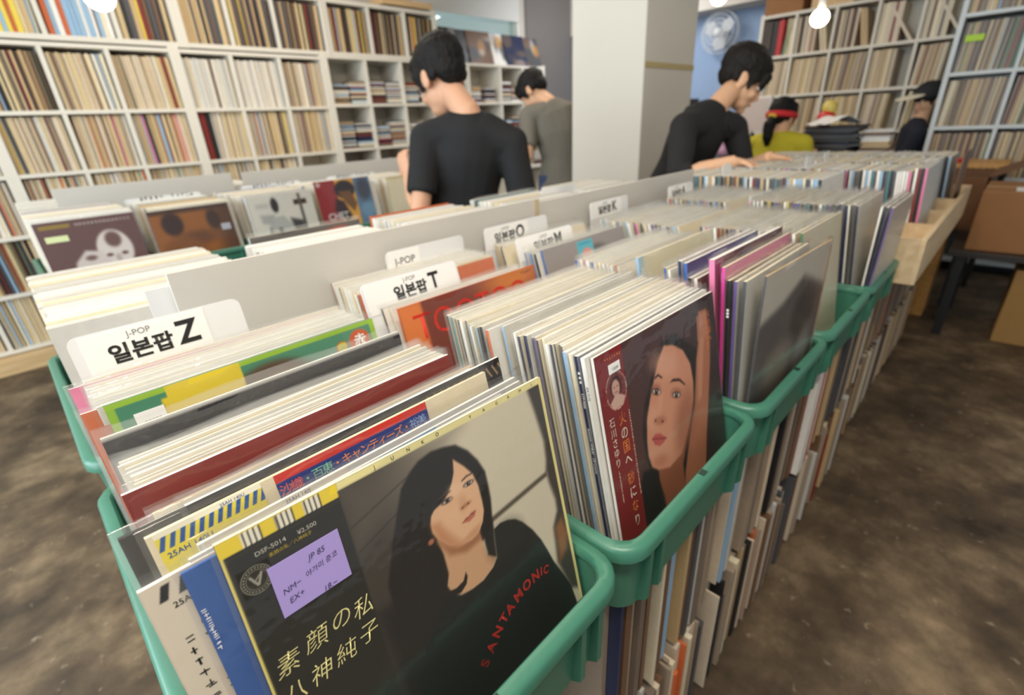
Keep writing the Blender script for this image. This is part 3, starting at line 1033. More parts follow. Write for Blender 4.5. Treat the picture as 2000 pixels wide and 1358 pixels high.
# ------------------------------------------------------------------ bin two
N2 = 'the second green bin'
o = rec(0.415, yb(0.294, 12.5), 0.663, 'dark red', 'white', 0.004, 12.5, 'white', 0.006, roll=0.6, clear=True,
        label='LP front-most in the second bin, woman with raised arm and a red paper strip')
A = Art(230, col=(78, 46, 44))
A.ramp(150, 310, (46, 32, 34), 0.9)
A.ell(180, 60, 120, 60, (70, 52, 54), 40, 0.6)
A.poly([(211.5, 45.5), (180, 26), (150, 30), (123.9, 44.9), (110.2, 72), (89.7, 96), (75.5, 133.3), (77, 167.4), (83.6, 189.2), (65.7, 184.1), (54.7, 200), (50, 315), (110, 315), (102.8, 228.2), (170.3, 250), (175, 315), (250, 315), (230, 184.8), (245, 121.6), (250, 76.2)], (30, 22, 23), 4)
A.poly([(101.7, 196.5), (101, 217.6), (110, 251.9), (106, 315), (185, 315), (168, 263.9), (168.5, 227.2), (192.2, 181.3), (142.6, 201.2)], (150, 88, 62), 3)
A.poly([(256.7, 55.2), (240.7, 85.9), (231.5, 119), (221.8, 154.6), (199.9, 189.9), (172.4, 242), (166, 270), (175, 315), (225, 315), (250.5, 213.8), (265.9, 168.2), (285, 104.4), (292, 69), (288, 20), (262, 18)], (178, 112, 82), 3)
A.poly([(258, 60), (246, 90), (238, 125), (232, 155), (246, 150), (258, 110), (272, 60)], (204, 146, 116), 5, 0.8)
for q in range(4):
    A.line(258+q*8, 24, 254+q*9, 62, 6.5, (196, 136, 106), 2, 0.8)
A.poly([(153.6, 35.6), (133.9, 52.7), (117.2, 74.7), (103, 95.1), (89.8, 120), (83.3, 148.1), (82.1, 170.1), (87.5, 189), (100.8, 200.3), (131.5, 212.5), (167.7, 209.2), (197.5, 178.7), (219.2, 143.6), (224.7, 116.4), (221.4, 86.2), (204.1, 59.1), (177.1, 42.2)], (212, 148, 118), 2.5)
A.ell(190, 165, 30, 46, (160, 96, 70), 18, 0.75, 25)
A.ell(150, 62, 34, 18, (226, 172, 146), 12, 0.7, 25)
A.ell(104, 122, 14, 16, (226, 168, 140), 8, 0.6)
A.ell(110, 190, 18, 8, (180, 112, 84), 6, 0.6, 20)
A.poly([(121.1, 70.5), (130.2, 68), (140.5, 77), (139, 79), (130, 71.5), (122, 73)], (58, 36, 32), 1.2)
A.poly([(158, 92), (168, 90), (186, 96.5), (200.5, 111), (198, 112), (184, 100), (167, 94)], (58, 36, 32), 1.3)
for (ex, ey), an in (((121.5, 91), 27), ((172, 116.5), 22)):
    A.ell(ex, ey-3, 15, 7.5, (148, 92, 72), 4, 0.6, an)
    A.ell(ex, ey, 12, 4.6, (66, 44, 40), 1, 1, an)
    A.ell(ex, ey+0.3, 10, 3.2, (214, 196, 186), 0.8, 1, an)
    A.ell(ex, ey, 4.6, 4.4, (40, 24, 20), 0.7)
    A.ell(ex+1.2, ey-1.5, 1, 1, (236, 232, 228), 0.5)
A.ell(126, 112, 7, 26, (224, 166, 138), 4, 0.5, 25)
A.ell(121, 134, 15, 6, (176, 108, 84), 4, 0.75, 20)
A.ell(110, 129, 2.4, 1.5, (92, 46, 38), 0.8)
A.ell(127, 138, 3, 1.6, (92, 46, 38), 0.8, 1, 20)
A.poly([(95.6, 149.6), (106.5, 147), (111, 150), (116, 150.8), (132.6, 166), (124, 169), (112, 169), (100.5, 161)], (190, 84, 80), 1.5)
A.line(96, 150.5, 132, 166, 1.3, (120, 40, 42), 0.8)
A.rect(-5, -5, 56, 320, (126, 30, 32), 0.4)
A.ramp(315, 245, (20, 14, 14), 0.0)
A.ell(34, 53, 21.5, 24.5, (222, 190, 172), 0.3)
A.ell(34, 53, 20.6, 23.6, (118, 52, 52), 0.4)
A.ell(34, 48, 12, 14, (70, 34, 36), 1)
A.ell(33, 50, 8.2, 10.8, (206, 160, 146), 0.8)
A.poly([(18, 66), (30, 58), (40, 60), (50, 66), (44, 76), (24, 76)], (208, 170, 156), 1)
for q in ((30, 48.5), (36.5, 48.5)):
    A.ell(q[0], q[1], 1.4, 0.8, (60, 30, 30), 0.4)
A.line(30, 55.5, 36.5, 55.5, 1.2, (140, 60, 60), 0.5)
A.speck(0.6)
A.build('cover_print', o, (0, OB, 0))
CRM = mat('cream_ink2', (240, 228, 206), 0.5, 0.02)
ORI = mat('orange_ink2', (232, 132, 66), 0.5, 0.02)
for i, (ch, v) in enumerate((('火', 93), ('の', 113), ('国', 132), ('へ', 151), ('砂', 178), ('に', 198), ('な', 219), ('り', 241))):
    onc(o, ch, 37, v, 19, CRM if i % 2 else ORI, sx=0.85, bold=-0.004)
for ch, v in (('石', 90), ('川', 104), ('さ', 117.5), ('ゆ', 131), ('り', 145)):
    onc(o, ch, 15, v, 13.5, CRM, sx=0.9, bold=-0.006)
small_print(o, 14, 156, 16, 2.6, CRM, True, 1.1)
small_print(o, 53, 88, 34, 2.8, CRM, True, 1.3)
for q, ch in enumerate('火の国へ'):
    onc(o, ch, 291, 30+q*13, 12, ORI, bold=-0.006)
small_print(o, 281, 34, 7, 6, ORI, True, 1.3)
small_print(o, 20, 10, 7, 4, ORI)
ps = MB().box((0.0232, TY-0.0008, 0.2855), (0.047, TY-0.0004, 0.2975)).build('price_sticker', LABELW, o)
onc(ps, '15000', 36, 24.5, 5.5, GREYINK).location.y = TY-0.0012

SP2 = {'white': 4, 'navy': 5, 'light blue': 4, 'black': 3.5, 'pale grey': 1.5, 'cream': 1.5, 'blue': 2.2, 'teal': 1.4, 'brown': 0.8, 'purple': 0.5, 'orange': 0.3}
y = yb(0.294, 12.5)+0.0075
for sp, lab in (('white', 'LP with white spine numbered AX-7171 directly behind the red-strip portrait'), ('navy', 'LP with navy spine lettered ETP-9008, third in the second bin'),
                ('cream', 'LP with speckled cream spine near the front of the second bin'), ('light blue', 'LP with watery light blue spine near the front of the second bin')):
    o = rec(0.410, y, 0.664, 'white' if sp != 'navy' else 'navy', sp, 0.006, 12.3, 'white', 0.007, label=lab)
    if sp == 'navy':
        for txt_, zz, s_ in (('★★★', 0.288, 0.006), ('ETP-9008', 0.258, 0.005), ('Selection 1978-81 · Off Course', 0.19, 0.005)):
            e = text(txt_, s_, LABELW, o, (-0.0006, 0.003, zz), name='spine_lettering', rot=-math.pi/2)
            e.rotation_euler = (0, 0, -math.pi/2)
    if sp == 'white':
        e = text('AX-7171', 0.005, INK, o, (-0.0006, 0.003, 0.27), name='spine_lettering', rot=-math.pi/2)
        e.rotation_euler = (0, 0, -math.pi/2)
    if sp == 'cream':
        for zz in np.linspace(0.02, 0.30, 26):
            pass
    y += 0.0088
y = filler_run(0.411, y, 0.345, 12.0, N2, PALE, 0.664, (0.0062, 0.0078), SP2, 0.004, lip=(0.003, 0.007))
o = rec(0.408, y+0.016, 0.672, 'pale grey', 'light blue', 0.004, 12, 'pale grey', 0.005, clear=True, label='LP with plain pale cover and thin green arc, amid the second bin')
a = Art(90, 315, 60, (206, 203, 194))
a.ell(120, 40, 40, 28, (96, 166, 128), 0.6).ell(120, 40.6, 39.4, 27.6, (206, 203, 194), 0.6)
a.build('cover_print', o, (0, OB, 0))
y += 0.024
y = filler_run(0.396, y+0.002, 0.474, 12.0, N2, PALE, 0.664, (0.0062, 0.0078), SP2, 0.004, lip=(0.003, 0.007))
# orange cover with big red letters
o = rec(0.379, yb(0.635, 14.0), 0.662, 'orange', 'orange', 0.0045, 14.0, 'orange', 0.003, clear=True, label='LP with orange and brown-red cover with large red serif letters, second bin')
a = Art(120, 315, 200, (122, 58, 46))
a.ramp(140, 300, (176, 82, 52), 0.6)
a.rect(-2, -2, 42, 210, (226, 128, 64), 4)
a.ell(250, 10, 70, 26, (224, 138, 60), 20, 0.8)
a.ell(120, 190, 120, 70, (150, 56, 36), 30, 0.8)
a.build('cover_print', o, (0, OB, 0))
onc(o, 'TOOTOO', 152, 42, 62, mat('bright_red_ink', (214, 50, 38), 0.5), bold=-0.004, sx=0.95)
small_print(o, 278, 8, 4, 6, INK)
y = yb(0.635, 14.0)+0.010
y = filler_run(0.379, y, yt(0.685, 18), 18.0, N2, PALE, 0.658, (0.0068, 0.0086), {'white': 4, 'black': 1, 'purple': 0.6, 'yellow': 0.6, 'cream': 3, 'navy': 1}, 0.004, zj=0.003, lip=(0.003, 0.006))
card(0.374, yt(0.742, 16), 0.697, 0.208, 0.302, 'white divider card lettered T in the second bin', 16, ('일본팝', 'T'), (0.006, 0.204), 0.026, 0.042, lh=0.052)
y = filler_run(0.378, yt(0.752, 16), yt(0.85, 14), 15.0, N2, {'white': 5, 'cream': 4, 'black': 0.5, 'orange': 0.4}, 0.664, (0.0075, 0.0095), {'white': 3, 'black': 1, 'cream': 3, 'dark red': 0.6, 'tan': 1}, 0.004, zj=0.003, lip=(0.003, 0.006))
card(0.495, 0.835, 0.714, 0.20, 0.290, 'grey-lettered J-POP divider card against the near white board', 2, ('J-POP',), (0.006, 0.08), 0.02, jp=False, lh=0.042)

# ------------------------------------------------------------------ bin three: leaning cluster in front, cream cover, sticker cover
N3 = 'the third green bin'


def art_front(cols):
    a_ = Art(60, col=cols[0])
    for q in range(9):
        a_.ell(R.uniform(0, 315), R.uniform(60, 300), R.uniform(30, 90), R.uniform(30, 100), R.choice(cols[1:]), 25, 0.7)
    return a_


o = rec(0.790, 0.2295, 0.672, 'pale grey', 'dark grey', 0.003, 1.0, 'tan', 0.004, yaw=-2.2, clear=True, label='LP front-most in the third bin, pale top over a blurred dark picture')
a = Art(80, col=(206, 200, 186))
a.poly([(-5, 85), (90, 70), (180, 40), (320, 90), (320, 320), (-5, 320)], (96, 90, 88), 12)
a.ell(210, 120, 60, 50, (62, 56, 58), 20)
a.ell(120, 200, 70, 50, (150, 138, 124), 25, 0.8)
a.ell(240, 230, 40, 70, (166, 158, 148), 20, 0.7)
a.rect(308, -5, 320, 320, (206, 160, 130), 2)
a.build('cover_print', o, (0, OB, 0))
yy = 0.2365
for sp, cov, dz, lean_, lab in (('dark grey', 'pale grey', -0.010, 4, 'LP with charcoal spine right behind the blurred dark picture, third bin'),
                                ('purple', 'pale grey', -0.012, 5, 'LP with violet spine behind the charcoal one, third bin'),
                                ('black', 'black', -0.012, 5.5, 'LP with black spine and white dots, third bin'),
                                ('magenta', 'pink', 0.008, 6, 'LP with bright magenta spine, third bin')):
    o = rec(0.775, yy, 0.668+dz+0.006, cov, sp, 0.005, lean_, 'cream', 0.006, label=lab)
    if sp == 'black':
        e = text('●●●', 0.006, LABELW, o, (-0.0006, 0.0025, 0.26), name='spine_lettering', rot=-math.pi/2)
        e.rotation_euler = (0, 0, -math.pi/2)
    yy += 0.0085
o = rec(0.772, yy, 0.694, 'pink', 'pink', 0.009, 7.5, 'white', 0.006, clear=True, label='thick LP with pink spine and dark rose cover, standing tallest in the third bin')
a = Art(60, col=(120, 56, 82))
a.ramp(0, 160, (62, 40, 48), 0.9)
a.ell(200, 40, 90, 60, (96, 50, 62), 25)
a.rect(-3, -3, 30, 320, (170, 86, 124), 6)
a.build('cover_print', o, (0, OB, 0))
MB().box((0.022, TY-0.0008, 0.272), (0.042, TY-0.0004, 0.288)).build('price_sticker', LABELW, o)
yy += 0.018
for sp, cov, dz, lab in (('white', 'brown', -0.006, 'LP with white spine and brown portrait edge, third bin'), ('black', 'cream', -0.006, 'LP with mottled black and cream spine, third bin'),
                         ('blue', 'purple', 0.018, 'LP with deep blue cover, third bin'), ('navy', 'pale grey', 0.020, 'LP with dark navy spine with white dashes, third bin')):
    o = rec(0.775, yy, 0.664+dz, cov, sp, 0.006, 9, 'white', 0.006, label=lab)
    if cov in ('brown', 'purple'):
        art_front([(120, 84, 66), (60, 42, 38), (150, 110, 90)] if cov == 'brown' else [(54, 62, 128), (80, 84, 150), (150, 150, 190)]).build('cover_print', o, (0, OB, 0))
    yy += 0.0105
SP3 = {'white': 5, 'light blue': 2, 'pink': 1, 'cream': 3, 'blue': 1, 'dark red': 0.8, 'black': 1.4, 'orange': 0.5}
y = filler_run(0.776, yy, yt(0.405, 11), 11, N3, PALE, 0.662, (0.0070, 0.0086), SP3, 0.005, zj=0.008)
o = rec(0.790, yb(0.458, 11)+0.002, 0.676, 'cream', 'light blue', 0.006, 11, 'cream', 0.005, clear=True, label='LP with pale cream sketch cover and light blue patterned edge, third bin')
a = Art(80, col=(222, 216, 192))
a.rect(-3, -3, 16, 320, (176, 204, 218), 1)
for q in range(40):
    a.ell(R.uniform(1, 14), R.uniform(4, 90), 1.6, 1.6, (238, 242, 244), 0.6)
a.ell(190, 70, 60, 40, (206, 186, 166), 16, 0.7)
for q in range(16):
    x_, y_ = R.uniform(140, 250), R.uniform(30, 110)
    a.line(x_, y_, x_+R.uniform(-20, 20), y_+R.uniform(10, 30), 1.2, (170, 130, 116), 0.8, 0.7)
a.build('cover_print', o, (0, OB, 0))
y = filler_run(0.780, yb(0.458, 11)+0.012, yt(0.595, 16), 15.0, N3, PALE, 0.660, (0.0078, 0.0096), SP3, 0.006, zj=0.004)
o = rec(0.785, yb(0.690, 18)+0.002, 0.670, 'pale grey', 'blue', 0.005, 18, 'pale grey', 0.004, clear=True, label='LP with taupe grey cover and a blue and pink sticker, third bin')
a = Art(80, col=(158, 150, 148))
a.ell(190, 60, 50, 34, (70, 66, 66), 12)
a.rect(118, 6, 178, 80, (92, 190, 208), 0.6)
a.ell(150, 46, 24, 22, (232, 156, 148), 3)
a.build('cover_print', o, (0, OB, 0))
small_print(o, 124, 13, 8, 5, HAND)
y = filler_run(0.780, yb(0.690, 18)+0.012, yt(0.735, 18), 18, N3, PALE, 0.660, (0.0080, 0.0096), {'blue': 2, 'navy': 1, 'light blue': 1, 'tan': 2, 'black': 1, 'orange': 0.5}, 0.006, zj=0.003)
card(0.780, yt(0.772, 15), 0.696, 0.205, 0.300, 'white divider card lettered M in the third bin', 15, ('일본팝', 'M'), (0.004, 0.20), 0.026, 0.042, lh=0.05)
y = filler_run(0.780, yt(0.784, 14), yt(0.84, 18), 18, N3, PALE, 0.664, (0.0085, 0.0100), {'navy': 2, 'black': 2, 'tan': 2, 'cream': 1}, 0.006, zj=0.003)
card(0.765, 0.828, 0.712, 0.225, 0.292, 'white divider card lettered O against the white board', 5, ('일본팝', 'O'), (0.004, 0.15), 0.026, 0.042, lh=0.05)

# ------------------------------------------------------------------ bins four and five
N4, N5 = 'the fourth green bin', 'the fifth green bin'
o = rec(1.186, yt(0.296, 8), 0.664, 'cream', 'green', 0.005, 8, 'cream', 0.004, label='LP front-most in the fourth bin with yellow-green edge')
SP4 = {'light blue': 2, 'navy': 2, 'white': 3, 'pink': 1, 'black': 2, 'purple': 1.2, 'cream': 2, 'dark red': 1, 'brown': 1}
y = filler_run(1.18, yt(0.306, 9), 0.470, 10, N4, PALE, 0.652+0.008, (0.0082, 0.0105), SP4, 0.006, zj=0.003)
y = filler_run(1.18, y+0.008, 0.72, 18, N4, PALE, 0.656+0.006, (0.0085, 0.0110), SP4, 0.006, zj=0.003)
card(1.18, 0.828, 0.712, 0.20, 0.293, 'white divider card lettered K against the white board', 5, ('일본팝', 'K'), (0.004, 0.16), 0.024, 0.040, lh=0.045)
# bin five
lean_pair = ((1.687, 0.220, 0.3, 'white'), (1.684, 0.2135, -0.6, 'navy'), (1.681, 0.207, -1.6, 'purple'))
for q, (x_, y_, l_, c_) in enumerate(lean_pair):
    rec(x_-0.1, y_+0.003, 0.664, 'pale grey', c_, 0.004, l_, 'white', 0.006, label=('LP with %s spine leaning out over the front rim of the fifth bin' % c_))
SP5 = {'dark grey': 4, 'black': 3, 'navy': 2, 'white': 1}
y = filler_run(1.585, 0.240, 0.30, 7, N5, PALE, 0.664, (0.0075, 0.0095), SP5, 0.004)
y = filler_run(1.585, y+0.006, 0.52, 7, N5, PALE, 0.652+0.01, (0.0090, 0.0115), {'blue': 1.5, 'yellow': 0.6, 'teal': 1, 'purple': 1, 'white': 3, 'black': 3, 'pink': 1, 'dark red': 1}, 0.005, zj=0.003)
card(1.60, y+0.012, 0.70, 0.19, 0.288, 'small white divider card in the middle of the fifth bin', 6, ('일본', ''), (0.004, 0.10), 0.024, 0.036, lh=0.045)
y = filler_run(1.585, y+0.022, 0.74, 16, N5, PALE, 0.652+0.01, (0.0092, 0.0120), {'blue': 1, 'red': 1, 'black': 3, 'dark red': 1, 'white': 2, 'light blue': 1}, 0.005, zj=0.003)
card(1.585, 0.80, 0.712, 0.18, 0.293, 'white divider card lettered ENA at the far end of the white board', 5, ('일본팝', 'A'), (0.004, 0.13), 0.024, 0.040, lh=0.045)

# ------------------------------------------------------------------ the mass of further records: one object
PALN = list(PAL)
mass = MB()


def mbox(x, y, z, dx, dy, dz, col, rx=0.0, ry=0.0, rz=0.0):
    mx = Matrix.Translation((x, y, z)) @ Matrix.Rotation(rz, 4, 'Z') @ Matrix.Rotation(ry, 4, 'Y') @ Matrix.Rotation(rx, 4, 'X')
    ci = PALN.index(col)
    mass.box((0, 0, 0), (dx, dy, dz), ci, mx)


def stack_y(x, y0, y1, z, lean, pal, step=(0.006, 0.010), dz=0.315, x_j=0.005):
    y = y0
    while y < y1:
        t = R.uniform(*step)
        mbox(x+R.uniform(-x_j, x_j), y, z+R.uniform(0, 0.006), 0.315, t*0.8, dz, wchoice(pal), math.radians(-lean))
        y += t


def spines_x(x0, x1, y, z, pal, h=0.31, t=(0.004, 0.012), lean=0.0, yj=0.012, depth=0.30):
    x = x0
    while x < x1-0.004:
        w_ = min(R.uniform(*t), x1-x-0.001)
        mbox(x, y+R.uniform(0, yj), z, w_*0.94, depth, h+R.uniform(-0.004, 0.003), wchoice(pal), 0, math.radians(lean+R.uniform(-0.4, 0.4)))
        x += w_


def spines_y(y0, y1, x, z, pal, h=0.31, t=(0.004, 0.012), lean=0.0, xj=0.012, depth=0.30):
    y = y0
    while y < y1-0.004:
        w_ = min(R.uniform(*t), y1-y-0.001)
        mbox(x+R.uniform(0, xj), y, z, depth, w_*0.94, h+R.uniform(-0.004, 0.003), wchoice(pal), math.radians(lean+R.uniform(-0.4, 0.4)))
        y += w_


# ------------------------------------------------------------------ records under the bins, spines to the aisle
UT = {'muted': 6, 'dusk': 5, 'tan': 2, 'beige': 2, 'brown': 2.5, 'dark grey': 2, 'light blue': 0.35, 'dark red': 0.6, 'orange': 0.25, 'black': 0.8, 'navy': 0.3, 'cream': 1.0, 'pale grey': 1}  # darker spine tones paint in the shade under bins and crate
LPM = {}


def spine_rec(x, y, z, w_, col, label, group, h=0.312, lean=0.0):
    NREC[0] += 1
    k = (round(w_*1000), col)
    if k not in LPM:
        LPM[k] = MB().box((0, 0, 0), (w_, 0.30, 0.312)).mesh('lp_record', pm(col))
    o = link('lp_record', LPM[k], None, (x, y, z), (0, math.radians(lean), 0))
    o.scale = (1, 1, h/0.312)
    return tag(o, label, 'record', group)


x = 0.392
nu = 0
feature = {0.99: ('red', 0.020, 'thick bright red LP box in the upper tier under the fourth bin'), }
UX = [0.38, 0.745, 0.77, 1.145, 1.17, 1.545, 1.57, 1.925]
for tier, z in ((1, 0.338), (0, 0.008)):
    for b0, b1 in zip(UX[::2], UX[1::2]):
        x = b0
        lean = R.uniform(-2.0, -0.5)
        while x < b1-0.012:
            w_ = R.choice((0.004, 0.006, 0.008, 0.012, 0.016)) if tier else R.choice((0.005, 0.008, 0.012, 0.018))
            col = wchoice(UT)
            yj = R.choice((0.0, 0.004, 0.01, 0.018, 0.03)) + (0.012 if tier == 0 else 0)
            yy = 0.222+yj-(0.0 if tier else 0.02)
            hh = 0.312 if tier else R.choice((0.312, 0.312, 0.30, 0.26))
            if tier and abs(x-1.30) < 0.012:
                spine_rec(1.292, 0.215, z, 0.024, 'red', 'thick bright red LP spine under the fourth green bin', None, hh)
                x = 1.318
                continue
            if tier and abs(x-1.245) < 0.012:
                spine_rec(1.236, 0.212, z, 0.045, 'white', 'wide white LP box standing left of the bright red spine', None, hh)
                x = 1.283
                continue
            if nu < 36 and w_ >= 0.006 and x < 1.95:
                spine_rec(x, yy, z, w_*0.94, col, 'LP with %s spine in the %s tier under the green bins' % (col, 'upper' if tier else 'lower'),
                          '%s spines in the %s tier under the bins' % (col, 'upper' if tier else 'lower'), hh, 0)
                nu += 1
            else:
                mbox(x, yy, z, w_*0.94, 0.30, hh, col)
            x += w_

# ------------------------------------------------------------------ far side of the near rack and the far table
PALEB = {'white': 8, 'cream': 2, 'pale grey': 4}
for i, x in enumerate(BX):
    y0_ = 0.93
    stack_y(x+0.036, y0_, 1.375, 0.664, -6 if i == 1 else 4, PALEB, (0.005, 0.009), 0.31 if i != 0 else 0.318)
# flame-coloured sleeve lying at the front of the second rear bin
o = rec(0.42, 1.36, 0.672, 'dark grey', 'white', 0.006, 2, 'cream', 0.007, label='LP with flame-coloured picture and grey border, behind the near white board')
a = Art(60, 315, 120, (92, 86, 84))
a.ell(120, 40, 70, 14, (226, 120, 60), 8, 1, -8)
a.ell(170, 30, 40, 10, (238, 214, 96), 6, 1, -8)
a.ell(230, 22, 40, 10, (214, 96, 66), 6, 1, -8)
a.build('cover_print', o, (0, OB, 0))
o = rec(0.80, 1.40, 0.664, 'orange', 'orange', 0.006, 3, 'orange', 0.004, sleeve=False, label='LP with rust-orange edge behind the white board, below the black T-shirt man')
rec(1.18, 1.33, 0.668, 'teal', 'black', 0.006, 3, 'pale grey', 0.006, label='LP with green and black edge behind the white board, right of the black T-shirt man')
card(1.40, 1.22, 0.690, 0.21, 0.31, 'blank white divider card standing behind the white board by the pillar', 2)

# far table covers
fy = 2.55
C4 = []
o = rec(0.057, yb(fy, 9), 0.660, 'white', 'white', 0.005, 9, 'white', 0.008, clear=True, label='LP with maroon cover and pale face in hands, left end of the far table')
a = Art(110, col=(104, 74, 74))
a.rect(14, 12, 105, 26, (150, 126, 56), 2)
for q in range(14):
    a.rect(120+q*13, 14, 127+q*13, 24, (176, 166, 164), 2, 0.7)
a.ell(215, 130, 58, 76, (222, 214, 210), 6)
a.ell(218, 92, 26, 30, (110, 82, 80), 8)
a.poly([(60, 230), (80, 160), (120, 120), (170, 130), (200, 200), (170, 240), (120, 250)], (214, 204, 200), 7)
a.ell(130, 150, 18, 10, (124, 96, 94), 5)
a.ell(190, 150, 11, 7, (112, 82, 80), 3)
a.ell(240, 150, 11, 7, (112, 82, 80), 3)
a.ell(215, 165, 10, 16, (190, 176, 172), 4)
a.ell(215, 196, 22, 5, (120, 88, 86), 3)
a.ell(120, 250, 80, 34, (200, 188, 184), 12)
a.build('cover_print', o, (0, OB, 0))
MB().box((0.02, TY-0.0008, 0.240), (0.088, TY-0.0004, 0.262)).build('price_sticker', mat('pale_yellow_paper', (222, 232, 178), 0.6), o)
small_print(o, 130, 19, 12, 9, mat('pale_mauve_ink', (184, 170, 168), 0.5))
o = rec(0.414, yb(fy, 9), 0.650, 'brown', 'blue', 0.006, 9, 'cream', 0.006, clear=True, label='LP with brown and amber cover of two dark heads on the far table')
a = Art(90, col=(146, 90, 42))
a.ramp(200, 300, (78, 52, 38), 0.9)
a.rect(-3, -3, 320, 18, (74, 50, 38), 8)
a.ell(78, 62, 40, 48, (56, 36, 34), 10)
a.ell(240, 62, 28, 44, (64, 42, 34), 10)
a.ell(160, 130, 70, 30, (104, 64, 38), 18)
a.ell(95, 180, 80, 60, (126, 76, 38), 20)
a.build('cover_print', o, (0, OB, 0))
MB().box((0.262, TY-0.0008, 0.200), (0.300, TY-0.0004, 0.228)).build('price_sticker', mat('grey_paper', (170, 176, 186), 0.6), o)
o = rec(0.812, yb(fy, 9), 0.660, 'white', 'navy', 0.006, 9, 'cream', 0.006, clear=True, label='LP with black and white cover of a standing man and signpost on the far table')
a = Art(110, col=(214, 212, 202))
a.rect(32, 40, 90, 60, (180, 178, 172), 10, 0.8)
a.ell(120, 52, 18, 34, (50, 48, 48), 5)
a.poly([(60, 260), (66, 150), (100, 110), (150, 105), (180, 150), (200, 260)], (176, 180, 176), 7)
a.poly([(100, 260), (112, 160), (128, 160), (130, 260)], (64, 66, 68), 6)
a.poly([(60, 260), (58, 190), (76, 150), (84, 260)], (120, 122, 120), 6)
a.rect(215, 38, 280, 62, (58, 44, 40), 4)
a.rect(240, 10, 254, 240, (84, 82, 80), 5)
a.poly([(180, 120), (240, 140), (248, 240), (196, 230)], (70, 70, 72), 10)
a.poly([(40, 90), (110, 96), (90, 140), (44, 130)], (170, 170, 168), 10)
a.build('cover_print', o, (0, OB, 0))
o = rec(1.150, yb(fy, 9), 0.690, 'white', 'brown', 0.006, 9, 'cream', 0.006, clear=True, label='LP with red, yellow and blue cover lettered CHET on the far table')
a = Art(110, col=(150, 52, 56))
a.rect(112, -3, 232, 320, (222, 164, 64), 3)
a.rect(218, -3, 320, 320, (96, 128, 158), 3)
a.ell(160, 52, 58, 46, (52, 42, 48), 6)
a.poly([(120, 60), (190, 60), (215, 130), (190, 170), (150, 120)], (120, 84, 50), 8)
a.poly([(100, 90), (140, 110), (170, 190), (140, 220), (80, 150)], (62, 40, 46), 8)
a.ell(270, 60, 40, 60, (70, 76, 92), 18)
a.ell(280, 170, 50, 40, (116, 154, 182), 14)
a.ell(20, 16, 12, 12, (210, 180, 180), 3)
a.build('cover_print', o, (0, OB, 0))
onc(o, 'CHET', 92, 182, 46, LABELW, bold=0.03)
o = rec(1.59, yb(fy+0.02, 6), 0.664, 'yellow', 'tan', 0.006, 6, 'cream', 0.006, clear=True, label='LP with yellow-framed dark picture on the far table beside the black sleeve')
a = Art(60, col=(186, 164, 84))
a.rect(30, 30, 285, 285, (92, 72, 60), 5)
a.ell(150, 130, 80, 70, (58, 46, 42), 25)
a.build('cover_print', o, (0, OB, 0))
for i, x in enumerate(TX):
    stack_y(x+0.034, 2.515, 2.98, 0.664, 9, {'white': 6, 'cream': 4, 'pale grey': 1, 'blue': 0.3, 'navy': 0.3, 'tan': 0.6}, (0.006, 0.010), 0.305 if i != 0 else 0.318)
for i in range(5):
    stack_y(0.06+i*0.38, 3.26, 3.7, 0.664, -6, PALEB, (0.007, 0.012), 0.31)
fc = card(0.42, 2.99, 0.70, 0.33, 0.285, 'divider card with small black letters behind the brown cover on the far table', 4, None, (0.05, 0.25))
small_print(fc, 70, 36, 5, 20, INK, False, 1.05)
small_print(fc, 205, 36, 5, 20, INK, False, 1.05)
fc = card(0.95, 2.99, 0.70, 0.33, 0.285, 'divider card with small black letters behind the black and white cover, far table', 4, None, (0.05, 0.25))
small_print(fc, 70, 36, 5, 20, INK, False, 1.05)
small_print(fc, 205, 36, 5, 20, INK, False, 1.05)
fc = card(1.45, 2.99, 0.70, 0.33, 0.285, 'divider card with small black letters behind the red, yellow and blue cover', 4, None, (0.05, 0.25))
small_print(fc, 70, 36, 5, 20, INK, False, 1.05)
small_print(fc, 205, 36, 5, 20, INK, False, 1.05)
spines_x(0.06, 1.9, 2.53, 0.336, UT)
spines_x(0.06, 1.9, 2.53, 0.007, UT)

# ------------------------------------------------------------------ wooden crate with records
cr = thing('wooden_crate', 'long pale wooden record crate at the right end of the bins', 'crate', (0, 0, 0))
CX0, CX1, CY0, CY1, CZ0, CZ1 = 1.965, 3.42, 0.145, 1.12, 0.685, 0.832
MB().box((CX0, CY0, CZ0), (CX1, CY0+0.016, CZ1)).build('front_board', PALEWOOD, cr, bevel=0.001)
MB().box((CX0, CY1-0.016, CZ0), (CX1, CY1, CZ1)).build('back_board', PALEWOOD, cr, bevel=0.001)
for x in (CX0, CX1-0.016):
    MB().box((x, CY0+0.016, CZ0), (x+0.016, CY1-0.016, CZ1)).build('end_board', PALEWOOD, cr, bevel=0.001)
for x in (2.30, 2.63, 2.98):
    MB().box((x, CY0+0.016, CZ0), (x+0.012, CY1-0.016, CZ1-0.012)).build('inner_divider', PALEWOOD, cr)
MB().box((CX0+0.016, CY0+0.016, CZ0), (CX1-0.016, CY1-0.016, CZ0+0.008)).build('crate_floor', PALEWOOD, cr)
for x in (2.0, 2.7, 3.38):
    MB().box((x, 0.24, 0.638), (x+0.03, 1.06, CZ0)).build('batten', RACK, cr)
CRP = {'white': 3, 'cream': 3, 'pale grey': 3, 'dark grey': 2, 'tan': 2}
SPC = {'dark grey': 3, 'brown': 2, 'tan': 2, 'black': 2, 'cream': 1, 'light blue': 1.3, 'teal': 0.8, 'dark red': 0.5, 'white': 2, 'navy': 1}
CR0 = CZ0+0.008


